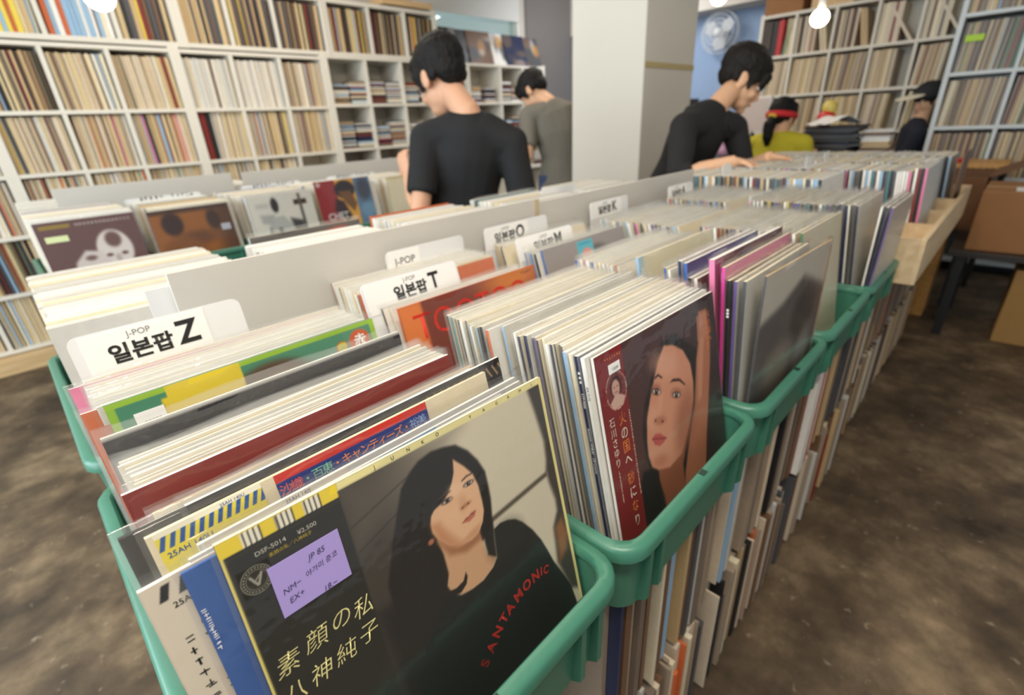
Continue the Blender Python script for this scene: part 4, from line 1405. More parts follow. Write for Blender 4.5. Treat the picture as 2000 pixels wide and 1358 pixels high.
def crate_row(x, y0, y1, lean, pal, w_=0.30, dz=0.302):
    y = y0
    while y < y1:
        t = R.uniform(0.006, 0.011)
        mx = Matrix.Translation((x+R.uniform(-0.004, 0.004), y, CR0+R.uniform(0, 0.006))) @ Matrix.Rotation(math.radians(-lean), 4, 'X')
        sp, cv = PALN.index(wchoice(pal)), PALN.index(wchoice({'pale grey': 3, 'cream': 2, 'white': 2}))
        mass.box((0, 0, 0), (w_, t*0.8, dz), [cv, cv, cv, sp, cv, sp], mx)
        y += t


crate_row(1.987, 0.44, 0.98, 6, SPC)
crate_row(2.32, 0.245, 1.0, 5, {'dark red': 0.4, 'dark grey': 3, 'white': 1.5, 'light blue': 1.5, 'pink': 0.5, 'black': 2, 'teal': 1})
crate_row(2.655, 0.22, 1.0, 5, SPC, 0.31)
crate_row(3.0, 0.20, 1.02, 5, SPC, 0.31)
for q, (c_, lab) in enumerate((('pink', 'LP with dusty pink spine near the front of the wooden crate'), ('black', 'LP with black spine between the pink and red ones in the wooden crate'), ('dark red', 'LP with dark red spine in the wooden crate'), ('white', 'LP with white spine beside the dark red one in the wooden crate'))):
    rec(2.318, 0.205+q*0.0095, CR0, 'pale grey', c_, 0.007, 4, 'pale grey', 0.004, label=lab, sleeve=False)
rec(2.99, 0.176, CR0, 'brown', 'brown', 0.005, 1, 'brown', 0.004, label='LP with rust-brown cover at the very front of the wooden crate', sleeve=False)
for x_, y_, lab in ((2.02, 0.80, 'grey divider tab in the back of the wooden crate, left one'), (2.36, 0.60, 'grey divider tab in the middle of the wooden crate'), (2.7, 0.62, 'grey divider tab in the right half of the wooden crate')):
    card(x_, y_, CR0, 0.08, 0.345, lab, 5)
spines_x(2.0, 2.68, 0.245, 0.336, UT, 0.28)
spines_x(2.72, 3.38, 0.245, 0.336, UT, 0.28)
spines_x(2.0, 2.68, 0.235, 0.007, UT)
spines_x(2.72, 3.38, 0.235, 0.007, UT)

# ------------------------------------------------------------------ wall shelves on the left
SY, SD = 4.10, 0.34


def shelf_unit(name, label, xs, zs, y, d, m, thick=0.022, back=True, side=0.03):
    t = thing(name, label, 'shelf', (0, 0, 0), group=None)
    x0, x1 = xs[0], xs[-1]
    for x, nm in ((x0, 'side_panel'), (x1, 'side_panel')):
        MB().box((x-side/2, y, zs[0]-0.03), (x+side/2, y+d, zs[-1]+0.012)).build(nm, m, t, bevel=0.001)
    for z in zs:
        MB().box((x0+side/2, y+0.002, z-thick), (x1-side/2, y+d, z)).build('shelf_board', m, t, bevel=0.001)
    for x in xs[1:-1]:
        MB().box((x-0.011, y+0.004, zs[0]), (x+0.011, y+d-0.01, zs[-1]-thick)).build('divider', m, t)
    if back:
        MB().box((x0, y+d, zs[0]-0.03), (x1, y+d+0.006, zs[-1])).build('back_panel', m, t)
    return t


ZR = [0.115, 0.44, 0.765, 1.095, 1.425, 1.772]
CREAMY = {'cream': 6, 'beige': 7, 'tan': 7, 'straw': 7, 'muted': 4, 'pale grey': 2, 'white': 1.5, 'brown': 1.2, 'dark grey': 0.8, 'black': 0.7, 'dark red': 0.6, 'orange': 0.4, 'yellow': 0.5, 'light blue': 0.5, 'green': 0.3, 'navy': 0.4, 'pink': 0.3}
DARKY = {'black': 7, 'dark grey': 4, 'brown': 4, 'tan': 3, 'straw': 3, 'yellow': 0.6, 'orange': 0.5, 'dark red': 0.8, 'green': 0.4, 'navy': 0.8, 'light blue': 0.3}
BRIGHT = {'orange': 3, 'dark red': 1, 'yellow': 2.5, 'green': 0.6, 'light blue': 1.5, 'straw': 3, 'cream': 2, 'black': 1, 'tan': 2}
LIGHT = {'white': 6, 'pale grey': 4, 'cream': 3, 'beige': 2, 'dark grey': 0.7, 'black': 0.5}
units = [([-0.90, -0.57, -0.24, 0.09], 'white record shelf unit at the far left, packed with LPs'),
         ([0.12, 0.445, 0.755, 1.10], 'white record shelf unit second from the left, packed with LPs'),
         ([1.13, 1.455, 1.79, 2.125], 'white record shelf unit left of the CD cubbies, packed with LPs')]
for ui, (xs, lab) in enumerate(units):
    shelf_unit('record_shelf', lab, xs, ZR, SY, SD, SHELFW)
    for ri in range(5):
        for ci in range(3):
            pal = CREAMY
            if ui == 2 and ri == 4 and ci < 2:
                pal = LIGHT
            if R.random() < 0.12:
                pal = DARKY
            if ui == 2 and ri == 2 and ci == 2:
                continue
            if ui == 2 and ri == 3 and ci == 0:
                mbox(xs[0]+0.03, SY+0.03, ZR[3]+0.001, 0.035, 0.29, 0.31, 'dark red')
                mbox(xs[0]+0.07, SY+0.03, ZR[3]+0.001, 0.022, 0.29, 0.31, 'black')
                spines_x(xs[0]+0.10, xs[1]-0.016, SY+0.025, ZR[3]+0.001, pal, 0.305, lean=1.0)
                continue
            spines_x(xs[ci]+0.022, xs[ci+1]-0.02, SY+0.022, ZR[ri]+0.001, pal, 0.298, lean=R.choice((0, 0, 0.8, -0.8)))
UXS = [(-0.90, -0.57), (-0.57, -0.24), (-0.24, 0.115)]
up = [([-0.90, -0.56, -0.2, 0.16, 0.50, 0.85, 1.17], 'upper white shelf row on the left, packed with bright LPs'),
      ([1.20, 1.50, 1.82, 2.20], 'upper white shelf row in the middle, packed with dark LPs'),
      ([2.225, 2.60, 2.95, 3.28], 'upper white shelf row ending beside the window, packed with dark LPs')]
for ui, (xs, lab) in enumerate(up):
    shelf_unit('upper_shelf', lab, xs, [1.81, 2.165], SY, SD, SHELFW, 0.028)
    for ci in range(len(xs)-1):
        pal = DARKY if ui or ci > 3 else BRIGHT
        if ui == 0 and ci == 4:
            pal = {'light blue': 3, 'white': 3, 'cream': 2, 'orange': 1, 'dark red': 1, 'brown': 1}
        spines_x(xs[ci]+0.022, xs[ci+1]-0.02, SY+0.022, 1.811, pal, 0.30, t=(0.008, 0.03) if ui == 0 else (0.005, 0.018), lean=R.choice((0, 0.8)))
# wooden kick under the shelves
tag(MB().box((-0.9, SY-0.10, 0.0), (4.7, SY+0.30, 0.085)).build('shelf_plinth', PINE, bevel=0.002), 'long pale wooden plinth under the left record shelves', 'plinth')

# CD cubbies
cxs = [2.155, 2.505, 2.855, 3.235, 3.64, 4.08, 4.42, 4.76]
ZCD = [0.115, 0.44, 0.765, 1.10, 1.44, 1.785]
shelf_unit('cd_shelf', 'white cubby shelf of CD stacks behind the man in the black T-shirt', cxs, ZCD, SY, SD, SHELFW)
CDP = ['white', 'pale grey', 'dark grey', 'black', 'cream', 'tan', 'brown', 'navy', 'dark red', 'light blue']
CDM = {c_: MB().box((0, 0, 0), (0.142, 0.124, 0.0098)).mesh('cd_case', pm(c_)) for c_ in CDP}
ncd = 0
cdmass = MB()
for ri in (5, 4, 3):
    for ci in range(7):
        w_ = cxs[ci+1]-cxs[ci]
        for s in range(2):
            n_ = R.randint(13, 20)
            x0 = cxs[ci]+0.022+s*(w_-0.03)/2+R.uniform(0, 0.01)
            for k in range(n_):
                px, py, pz = x0+R.uniform(0, 0.006), SY+0.03+R.uniform(0, 0.015), ZCD[ri-1]+0.0005+k*0.0101
                c_ = R.choice(CDP)
                if ncd < 295 and ci < 6 and ri > 3:
                    o = link('cd_case', CDM[c_], None, (px, py, pz))
                    tag(o, 'CD case stacked flat in the white cubby shelf behind the man in the black T-shirt', 'CD', 'CD cases stacked in the white cubbies')
                    ncd += 1
                else:
                    cdmass.box((px, py, pz), (px+0.142, py+0.124, pz+0.0098), CDP.index(c_))
tag(cdmass.build('cd_cases', [pm(c_) for c_ in CDP]), 'further CD cases stacked in the lower and right-hand white cubbies', 'CD', kind='stuff')
# sleeves propped on top of the CD cubbies
tops = ['black', 'dark grey', 'brown', 'white', 'navy', 'dark grey']
for q, (x_, c_) in enumerate(zip((3.33, 3.55, 3.80, 4.08, 4.32, 4.58), tops)):
    o = rec(x_-0.02, SY+0.10+0.02*(q % 2), 1.787, c_, c_, 0.005, 12+q, 'cream', 0.006, label='LP propped face-out on the CD cubbies, %s in the row from the left' % ['first', 'second', 'third', 'fourth', 'fifth', 'sixth'][q], sleeve=False)
    base = PAL[c_]
    a = Art(40, col=base)
    for k in range(6):
        a.ell(R.uniform(0, 315), R.uniform(30, 315), R.uniform(20, 80), R.uniform(20, 80), R.choice([(120, 96, 80), (60, 60, 70), (170, 150, 130), (200, 140, 70), (190, 190, 190)]), 20, 0.7)
    a.build('cover_print', o, (0, OB, 0))
tag(MB().box((2.75, SY, 2.18), (3.26, SY+0.3, 2.225)).build('wooden_plank', PINE, bevel=0.002), 'yellowish wooden plank lying on the upper shelf beside the window', 'plank')

# ------------------------------------------------------------------ right wall shelves
FX = 5.65


def shelf_unit_y(name, label, ys, zs, x, d, m, thick=0.024, side=0.03):
    t = thing(name, label, 'shelf', (0, 0, 0))
    for y in (ys[0], ys[-1]):
        MB().box((x, y-side/2, 0), (x+d, y+side/2, zs[-1]+0.012)).build('side_panel', m, t, bevel=0.001)
    for z in zs:
        MB().box((x+0.002, ys[0]+side/2, z-thick), (x+d, ys[-1]-side/2, z)).build('shelf_board', m, t, bevel=0.001)
    for y in ys[1:-1]:
        MB().box((x+0.004, y-0.011, zs[0]), (x+d-0.01, y+0.011, zs[-1]-thick)).build('divider', m, t)
    MB().box((x+d, ys[0], 0.05), (x+d+0.006, ys[-1], zs[-1])).build('back_panel', m, t)
    return t


ys = [0.22, 0.55, 0.865, 1.175, 1.49, 1.81, 2.11]
zr = [0.10, 0.40, 0.70, 1.015, 1.352, 1.69, 2.03]
shelf_unit_y('record_shelf', 'white record shelf on the right wall behind the man in black long sleeves', ys, zr, FX, 0.33, SHELFW)
for ri in range(6):
    for ci in range(6):
        y0_, y1_ = ys[ci]+0.016, ys[ci+1]-0.016
        if ri == 5:
            if ci == 5:
                spines_y(y1_-0.13, y1_-0.08, FX+0.02, zr[ri]+0.001, {'black': 1}, 0.29)
                spines_y(y1_-0.18, y1_-0.13, FX+0.02, zr[ri]+0.001, {'red': 1}, 0.29, lean=0)
                spines_y(y1_-0.22, y1_-0.185, FX+0.02, zr[ri]+0.001, {'green': 1}, 0.29, lean=8)
                spines_y(y0_, y0_+0.06, FX+0.02, zr[ri]+0.001, {'cream': 1, 'tan': 1}, 0.29)
                spines_y(y1_-0.075, y1_, FX+0.02, zr[ri]+0.001, {'black': 2, 'brown': 1}, 0.29)
                continue
            spines_y(y0_+(y1_-y0_)*0.45, y1_, FX+0.02, zr[ri]+0.001, {'cream': 3, 'beige': 3, 'brown': 1, 'dark grey': 1, 'black': 0.5, 'dark red': 0.5}, 0.29, t=(0.006, 0.022))
            if ci in (1, 2):
                mbox(FX+0.02, y0_+0.02, zr[ri]+0.002, 0.29, 0.02, 0.31, 'beige', math.radians(-35))
            else:
                spines_y(y0_+0.02, y0_+0.07, FX+0.02, zr[ri]+0.001, {'cream': 2, 'tan': 2}, 0.29, lean=-12)
        else:
            full = y1_ if ri < 4 or ci > 3 else y1_
            lo_ = y0_ if ri < 3 or ci > 2 else y0_+0.10
            spines_y(lo_, full, FX+0.02, zr[ri]+0.001, {'cream': 4, 'straw': 5, 'beige': 4, 'tan': 5, 'muted': 4, 'brown': 1.2, 'dark grey': 1, 'dark red': 0.5, 'yellow': 0.4, 'light blue': 0.3}, 0.29, lean=R.choice((0, 3, 4)) if ri > 2 else 2)
for q, (y_, c_, h_) in enumerate(((1.95, CARDBOARD, 0.2), (1.55, PINE, 0.22), (1.1, CARDBOARD, 0.2))):
    t = thing('storage_box', ['brown cardboard box on top of the right shelf, nearest the blue wall', 'pale wooden box on top of the right shelf', 'brown cardboard box on top of the right shelf, right of the wooden box'][q], 'box', (FX+0.02, y_-0.17, zr[-1]))
    MB().box((0, 0, 0), (0.29, 0.33, h_)).build('box_body', c_, t, bevel=0.003)
    MB().box((0.0, 0.15, h_), (0.29, 0.18, h_+0.0006)).build('packing_tape', mat('brown_tape', (176, 140, 90), 0.4), t)

NX = 5.05
ys2 = [-0.70, -0.30, 0.10, 0.525]
zr2 = [0.10, 0.385, 0.70, 1.050, 1.400, 1.757, 2.12]
shelf_unit_y('record_shelf', 'grey-white record shelf at the right edge, behind the cardboard boxes', [-0.56, -0.18, 0.19, 0.545], zr2, NX, 0.33, SHELFG)
yl = [-0.56, -0.18, 0.19, 0.545]
for ri in range(1, 6):
    for ci in range(3):
        spines_y(yl[ci]+0.016, yl[ci+1]-0.016, NX+0.02, zr2[ri]+0.001, {'tan': 4, 'muted': 5, 'dusk': 5, 'straw': 3, 'cream': 1.5, 'dark grey': 3, 'green': 0.6, 'brown': 1.5, 'light blue': 0.3, 'dark red': 0.5}, 0.30, lean=R.choice((0, 2)))
tg = tag(MB().box((NX+0.008, 0.40, 1.585), (NX+0.010, 0.50, 1.625)).build('paper_tag', mat('lime_paper', (176, 214, 60), 0.6)), 'lime green paper tag on the grey-white shelf at right', 'tag')
sm_ = [pm(c_) for c_ in PALN]
tag(mass.build('lp_records', sm_), 'further LPs packed in the shelves, crates and lower tiers', 'record', kind='stuff')

# round white fan on the blue wall
fan = thing('wall_fan', 'round white fan high on the blue wall', 'fan', (5.86, 2.62, 1.99), (0, math.radians(90), 0))


def torus(m, R0, r0, z=0.0, n=36, k=8):
    vs, fs = [], []
    for i in range(n):
        a_ = 2*math.pi*i/n
        for j in range(k):
            b_ = 2*math.pi*j/k
            vs.append(((R0+r0*math.cos(b_))*math.cos(a_), (R0+r0*math.cos(b_))*math.sin(a_), z+r0*math.sin(b_)))
    for i in range(n):
        for j in range(k):
            fs.append([i*k+j, ((i+1) % n)*k+j, ((i+1) % n)*k+(j+1) % k, i*k+(j+1) % k])
    m.add(vs, fs)


FANW = mat('fan_white', (216, 218, 220), 0.45)
m = MB()
for rr, zz in ((0.19, 0), (0.16, -0.03), (0.12, -0.045), (0.08, -0.05), (0.19, 0.05)):
    torus(m, rr, 0.0035, zz)
for q in range(36):
    a_ = 2*math.pi*q/36
    m.loft([(0.03*math.cos(a_), 0.03*math.sin(a_), -0.05), (0.12*math.cos(a_), 0.12*math.sin(a_), -0.045), (0.19*math.cos(a_), 0.19*math.sin(a_), 0)], [0.002]*3, (0, 0, 1), 5)
m.build('guard', FANW, fan, smooth=True)
MB().loft([(0, 0, -0.055), (0, 0, 0.12)], [0.04, 0.05]).build('motor', FANW, fan, smooth=True)
for q in range(3):
    m = MB()
    a_ = q*2*math.pi/3
    mx = Matrix.Rotation(a_, 4, 'Z')
    pts = [(0.03, -0.02, 0.0), (0.08, -0.07, 0.012), (0.15, -0.06, 0.016), (0.165, 0.02, 0.0), (0.1, 0.06, -0.012), (0.03, 0.02, 0)]
    m.add([mx @ Vector(p) for p in pts]+[mx @ (Vector(p)+Vector((0, 0, 0.003))) for p in pts], [list(range(6))[::-1], list(range(6, 12))]+[[i, (i+1) % 6, (i+1) % 6+6, i+6] for i in range(6)])
    m.build('blade', FANW, fan)
MB().box((0.03, -0.04, 0.10), (0.10, 0.04, 0.185)).build('bracket', FANW, fan)

# ------------------------------------------------------------------ counter area at the back right
ct = thing('counter', 'dark counter behind the wooden crate, carrying the pile of dark records', 'counter', (0, 0, 0))
MB().box((4.02, 0.60, 0.86), (4.66, 2.2, 0.90)).build('worktop', DKWOOD, ct, bevel=0.003)
MB().box((4.08, 0.62, 0.0), (4.12, 2.16, 0.86)).build('front_panel', DKWOOD, ct)
for y in (0.64, 2.12):
    MB().box((4.12, y, 0), (4.62, y+0.03, 0.86)).build('side_panel', DKWOOD, ct)
pile = {'black': 4, 'dark grey': 4, 'brown': 3, 'navy': 1, 'tan': 1}
z = 0.901
k = 0
while z < 1.100:
    t_ = R.uniform(0.009, 0.015)
    c_ = wchoice(pile)
    o = tag(MB().box((-0.157, -0.157, 0), (0.157, 0.157, t_*0.95)).build('lp_record', pm(c_), None, (4.30+R.uniform(-0.02, 0.02), 1.00+R.uniform(-0.02, 0.02), z), (0, 0, R.uniform(-0.25, 0.25))),
            '%s LP lying flat in the dark pile on the counter' % c_, 'record', '%s LPs in the dark pile on the counter' % c_)
    z += t_
    k += 1
ztop = z
pp = MB()
nx = 9
vs = [(0.30*(i/(nx-1)-0.5), 0.22*(j/(nx-1)-0.5), 0.012+0.05*math.exp(-((i-4)/2.2)**2)+0.004*math.sin(j)) for j in range(nx) for i in range(nx)]
pp.add(vs, [[j*nx+i, j*nx+i+1, (j+1)*nx+i+1, (j+1)*nx+i] for j in range(nx-1) for i in range(nx-1)])
o = pp.build('paper_sheet', LABELW, None, (4.24, 0.99, ztop), (0, 0, -0.75), smooth=True)
s_ = o.modifiers.new('s', 'SOLIDIFY')
s_.thickness = 0.002
tag(o, 'white curled paper lying on the dark pile of records', 'paper')
o = thing('snack_packet', 'red and yellow packet standing behind the white paper on the pile', 'packet', (4.36, 1.09, ztop))
MB().ell((0, 0, 0.05), (0.05, 0.06, 0.055)).build('packet_body', mat('red_foil', (200, 44, 36), 0.35), o, smooth=True)
MB().ell((0.0, -0.01, 0.115), (0.035, 0.05, 0.05)).build('packet_top', mat('yellow_foil', (206, 186, 96), 0.35), o, smooth=True)
z = 0.901
for q in range(9):
    tag(MB().box((-0.08, -0.08, 0), (0.08, 0.08, 0.018)).build('cd_case', pm(R.choice(['white', 'tan', 'brown', 'pale grey'])), None, (4.30+R.uniform(-0.01, 0.01), 0.735+R.uniform(-0.008, 0.008), z), (0, 0, R.uniform(-0.1, 0.1))),
        'disc box in the pale stack right of the dark pile on the counter', 'box', 'pale disc boxes on the counter')
    z += 0.019
mo = thing('monitor', 'pale flat monitor on the counter behind the woman in yellow', 'monitor', (4.40, 1.60, 0.901), (0, 0, math.radians(-8)))
MB().box((-0.015, -0.12, 0.16), (0.015, 0.14, 0.42)).build('screen_casing', mat('casing_white', (214, 210, 206), 0.4), mo, bevel=0.004)
MB().box((-0.0165, -0.105, 0.18), (-0.015, 0.125, 0.405)).build('screen', mat('screen_pale', (196, 184, 180), 0.3), mo)
MB().loft([(0, 0, 0.012), (0, 0, 0.2)], [0.018, 0.016]).build('stand', BLACKP, mo)
MB().box((-0.08, -0.1, 0), (0.08, 0.1, 0.012)).build('foot', BLACKP, mo, bevel=0.003)
sp = thing('loudspeaker', 'black loudspeaker cabinet against the blue wall behind the man in black', 'speaker', (4.75, 2.42, 0.0))
MB().box((0, 0, 0), (0.38, 0.62, 1.36)).build('cabinet', BLACKP, sp, bevel=0.006)
MB().box((-0.008, 0.04, 0.1), (0, 0.58, 1.30)).build('grille', mat('grille_cloth', (20, 20, 22), 0.9), sp)
pb = MB()
for q in range(10):
    pb.ell((R.uniform(-0.05, 0.05), R.uniform(-0.05, 0.05), R.uniform(0.02, 0.19)), (0.06, 0.055, 0.05))
tag(fuse(pb, 'plush_cloth', mat('pink_cloth', (206, 164, 196), 0.9), 0.012), 'pink and lilac bundle of cloth on the counter left of the woman in yellow', 'cloth').location = (4.15, 1.66, 0.901)

# ------------------------------------------------------------------ cardboard boxes, low rack at right
lr = thing('low_table', 'dark low table carrying the big cardboard box at right', 'table', (0, 0, 0))
MB().box((3.50, -0.62, 0.455), (4.15, 0.16, 0.485)).build('table_top', DKWOOD, lr, bevel=0.002)
for x, y in ((3.54, 0.10), (4.10, 0.10), (3.54, -0.58), (4.10, -0.58)):
    MB().box((x-0.02, y-0.02, 0), (x+0.02, y+0.02, 0.455)).build('leg', BLACKP, lr)
bx = thing('cardboard_box', 'big brown cardboard box with a white label on the dark low table', 'box', (3.56, -0.52, 0.486))
MB().box((0, 0, 0), (0.50, 0.62, 0.30)).build('box_body', CARDBOARD, bx, bevel=0.004)
MB().box((0.20, 0.0, 0.30), (0.26, 0.62, 0.3006)).build('packing_tape', mat('brown_tape', (176, 140, 90), 0.4), bx)
MB().box((0.06, 0.34, 0.3006), (0.22, 0.50, 0.302)).build('paper_label', LABELW, bx)
bx = thing('cardboard_box', 'tan cardboard box standing on the floor at the right edge', 'box', (3.60, -0.55, 0.0))
MB().box((-0.02, 0.0, 0), (0.40, 0.42, 0.40)).build('box_body', mat('cardboard_tan', (156, 118, 66), 0.75, 0.08), bx, bevel=0.004)
MB().box((0.16, 0.0, 0.40), (0.21, 0.42, 0.4006)).build('packing_tape', mat('brown_tape', (176, 140, 90), 0.4), bx)
wd = thing('wooden_box', 'pale wooden box standing on end behind the wooden crate', 'box', (3.80, 0.20, 0.0))
MB().box((0, 0, 0), (0.22, 0.20, 0.62)).build('box_body', wood_mat('amber_wood', (176, 126, 62), (198, 150, 84)), wd, bevel=0.003)
MB().box((0.02, 0.02, 0.62), (0.20, 0.18, 0.625)).build('lid', PALEWOOD, wd)
ob = thing('cardboard_box', 'open dark brown cardboard box with raised flaps behind the wooden crate', 'box', (4.10, 0.10, 0.0))
m = MB()
m.box((0, 0, 0.50), (0.5, 0.012, 0.80)).box((0, 0.42, 0.50), (0.5, 0.432, 0.80)).box((0, 0, 0.50), (0.012, 0.432, 0.80)).box((0.488, 0, 0.50), (0.5, 0.432, 0.80)).box((0, 0, 0.49), (0.5, 0.432, 0.502))
m.build('box_body', CARDBOARD2, ob)
MB().box((0, -0.13, 0), (0.5, 0, 0.006)).build('flap', CARDBOARD2, ob, (0, 0, 0.80), (math.radians(-25), 0, 0))
MB().box((0, 0, 0), (0.5, 0.15, 0.006)).build('flap', CARDBOARD2, ob, (0, 0.432, 0.80), (math.radians(40), 0, 0))
cs = thing('side_table', 'amber wooden side table below the grey-white shelf', 'table', (0, 0, 0))
MB().box((4.64, 0.05, 0.80), (5.02, 0.52, 0.83)).build('table_top', wood_mat('amber_wood2', (186, 132, 66), (208, 158, 92)), cs, bevel=0.002)
MB().box((4.08, 0.12, 0.45), (4.62, 0.52, 0.488)).build('lower_shelf', DKWOOD, cs)
for x, y in ((4.66, 0.07), (5.0, 0.07), (4.66, 0.50), (5.0, 0.50)):
    MB().box((x-0.015, y-0.015, 0), (x+0.015, y+0.015, 0.80)).build('leg', BLACKP, cs)
for x, y in ((4.10, 0.14), (4.10, 0.50)):
    MB().box((x-0.015, y-0.015, 0), (x+0.015, y+0.015, 0.45)).build('leg', BLACKP, cs)
t = thing('tape_roll', 'red tape roll on the amber side table', 'tape', (4.70, 0.33, 0.8305))
m = MB()
torus(m, 0.035, 0.014, 0.014)
m.build('roll', mat('red_tape', (206, 30, 26), 0.4), t, smooth=True)
MB().loft([(0, 0, 0), (0, 0, 0.028)], [0.022, 0.022]).build('core', CARDBOARD, t, smooth=True)


# ------------------------------------------------------------------ people
SKIN = mat('skin', (204, 156, 126), 0.55, 0.06, 20)
SKIN2 = mat('skin_warm', (210, 164, 130), 0.55, 0.06, 20)
HAIR = mat('black_hair', (17, 15, 15), 0.6, 0.25, 90, bump=0.4, bscale=160, spec=0.25)
HAIRB = mat('dark_brown_hair', (22, 18, 15), 0.6, 0.25, 90, bump=0.4, bscale=160, spec=0.25)
EYEW = mat('eye_white', (220, 214, 206), 0.3)


def person(label, J, head, skin, hair, shirt, shirt_col, pants_col, face_dir, sit=False, voxel=0.007, sleeve=0.55, hairfn=None, extra=None, hands=None, build=1.0, hs=1.08):
    """J: joints; head: (centre, facing vector, up vector). Body is one continuous surface."""
    g = thing('person', label, 'person', (J['pelvis'][0], J['pelvis'][1], 0.0))
    org = Vector((J['pelvis'][0], J['pelvis'][1], 0.0))
    V = {k: Vector(v)-org for k, v in J.items()}
    hc, hf, hu = Vector(head[0])-org, Vector(head[1]).normalized(), Vector(head[2]).normalized()
    hr = hf.cross(hu).normalized()
    hu = hr.cross(hf).normalized()
    HM = Matrix((hr*hs, hf*hs, hu*hs)).transposed().to_4x4()
    HM.translation = hc
    side = (V['shR']-V['shL']).normalized()
    s = build
    B = MB()
    torso = [V['pelvis']-Vector((0, 0, 0.06)), V['pelvis'], V['waist'], V['chest'], V['upper'], V['neck0']]
    tr_ = [(0.13, 0.10), (0.155, 0.105), (0.135, 0.095), (0.155, 0.105), (0.145, 0.085), (0.06, 0.055)]
    B.loft(torso, [(a_*s, b_*s) for a_, b_ in tr_], side)
    B.loft([V['neck0']-Vector((0, 0, 0.03)), V['neck0'], (V['neck0']+hc)/2, hc-hu*0.03], [0.062, 0.056, 0.053, 0.05], side)
    for sd in 'LR':
        sh, el, wr = V['sh'+sd], V['el'+sd], V['wr'+sd]
        ch = V['upper']
        fwdv = Vector((0, 0, 1)).cross(side)
        nv = (el-sh).cross(wr-el)
        nv = nv.normalized() if nv.length > 1e-4 else side
        B.loft([ch*0.7+sh*0.3, sh], [0.066*s, 0.054*s], fwdv)
        B.ell(sh, (0.056*s, 0.056*s, 0.056*s))
        B.loft([sh, sh*0.55+el*0.45, el, el*0.6+wr*0.4, wr], [0.056*s, 0.047*s, 0.040*s, 0.040*s, 0.027], nv)
        hp, kn, an = V['hip'+sd], V['kn'+sd], V['an'+sd]
        B.loft([hp, hp*0.5+kn*0.5, kn, kn*0.6+an*0.4, an], [0.085*s, 0.075*s, 0.055*s, 0.055*s, 0.036], side)
        # hand: palm, four bent fingers of unequal length, thumb from the side of the palm
        hd = hands.get(sd) if hands else None
        d = Vector(hd[0]).normalized() if hd else (wr-el).normalized()
        n = Vector(hd[1]).normalized() if hd else Vector((0, 0, 1))
        n = (n-d*n.dot(d)).normalized()
        lat = d.cross(n).normalized()*(1 if sd == 'R' else -1)    # towards the thumb
        B.loft([wr-d*0.01, wr+d*0.03, wr+d*0.06, wr+d*0.085], [(0.026, 0.018), (0.036, 0.016), (0.042, 0.014), (0.038, 0.012)], lat)
        for q, (off, ln) in enumerate(((0.030, 0.070), (0.010, 0.080), (-0.010, 0.074), (-0.029, 0.058))):
            b0 = wr+d*0.078+lat*off
            c = 0.35+0.12*q
            p1 = b0+(d*math.cos(c*0.6)-n*math.sin(c*0.6)+lat*off*1.5)*ln*0.45
            p2 = p1+(d*math.cos(c*1.6)-n*math.sin(c*1.6))*ln*0.30
            p3 = p2+(d*math.cos(c*2.4)-n*math.sin(c*2.4))*ln*0.25
            B.loft([b0-d*0.012, b0, p1, p2, p3], [0.0095, 0.0092, 0.0085, 0.008, 0.0065], lat, 8)
        t0 = wr+d*0.022+lat*0.026
        t1 = t0+(lat*0.75+d*0.6-n*0.25).normalized()*0.038
        t2 = t1+(d*0.9+lat*0.2-n*0.35).normalized()*0.028
        B.loft([t0-lat*0.012, t0, t1, t2], [0.012, 0.0115, 0.0098, 0.0075], n, 8)
    # head
    E = lambda c, r_: B.ell(c, r_, HM)
    E((0, -0.012, 0.035), (0.073, 0.093, 0.082))
    E((0, 0.03, -0.03), (0.062, 0.060, 0.075))
    E((0, 0.045, -0.078), (0.046, 0.042, 0.034))
    E((0, 0.072, -0.102), (0.022, 0.018, 0.018))
    B.loft([HM @ Vector(p) for p in ((0, 0.080, 0.012), (0, 0.094, -0.012), (0, 0.107, -0.036), (0, 0.096, -0.046))], [0.009, 0.010, 0.014, 0.012], hr, 10)
    for q in (-1, 1):
        E((q*0.028, 0.077, 0.016), (0.026, 0.014, 0.009))
        E((q*0.034, 0.066, -0.035), (0.024, 0.020, 0.022))
        E((q*0.012, 0.097, -0.043), (0.008, 0.009, 0.007))
        E((q*0.073, -0.004, -0.010), (0.010, 0.020, 0.031))
        E((q*0.077, -0.012, 0.004), (0.007, 0.014, 0.016))
    E((0, 0.087, -0.065), (0.022, 0.010, 0.006))
    E((0, 0.086, -0.075), (0.018, 0.010, 0.006))
    body = fuse(B, 'body', skin, voxel, g, 2)
    for q in (-1, 1):
        MB().ell((q*0.029, 0.078, -0.004), (0.012, 0.010, 0.007), HM).build('eye', EYEW, g, smooth=True)
        MB().ell((q*0.029, 0.0875, -0.005), (0.005, 0.002, 0.005), HM).build('iris', BLACKP, g, smooth=True)
        MB().loft([HM @ Vector(p) for p in ((q*0.012, 0.091, 0.017), (q*0.030, 0.088, 0.022), (q*0.048, 0.072, 0.017))], [(0.004, 0.003)]*3, hu, 8).build('eyebrow', hair, g, smooth=True)
    MB().loft([HM @ Vector(p) for p in ((-0.022, 0.088, -0.070), (0, 0.099, -0.0695), (0.022, 0.088, -0.070))], [0.0028, 0.0045, 0.0028], hu, 8).build('lips', mat('lips', (176, 104, 92), 0.5), g, smooth=True)
    Hm = MB()
    (hairfn or short_hair)(Hm, HM)
    fuse(Hm, 'hair', hair, 0.006, g, 1, ruffle=(0.004, (110, 110, 45)))
    # shirt
    C = MB()
    e = 0.014
    sh_t = [V['pelvis']-Vector((0, 0, 0.10 if not sit else 0.02)), V['pelvis']+Vector((0, 0, 0.02)), V['waist'], V['chest'], V['upper'], V['neck0']+Vector((0, 0, 0.0))]
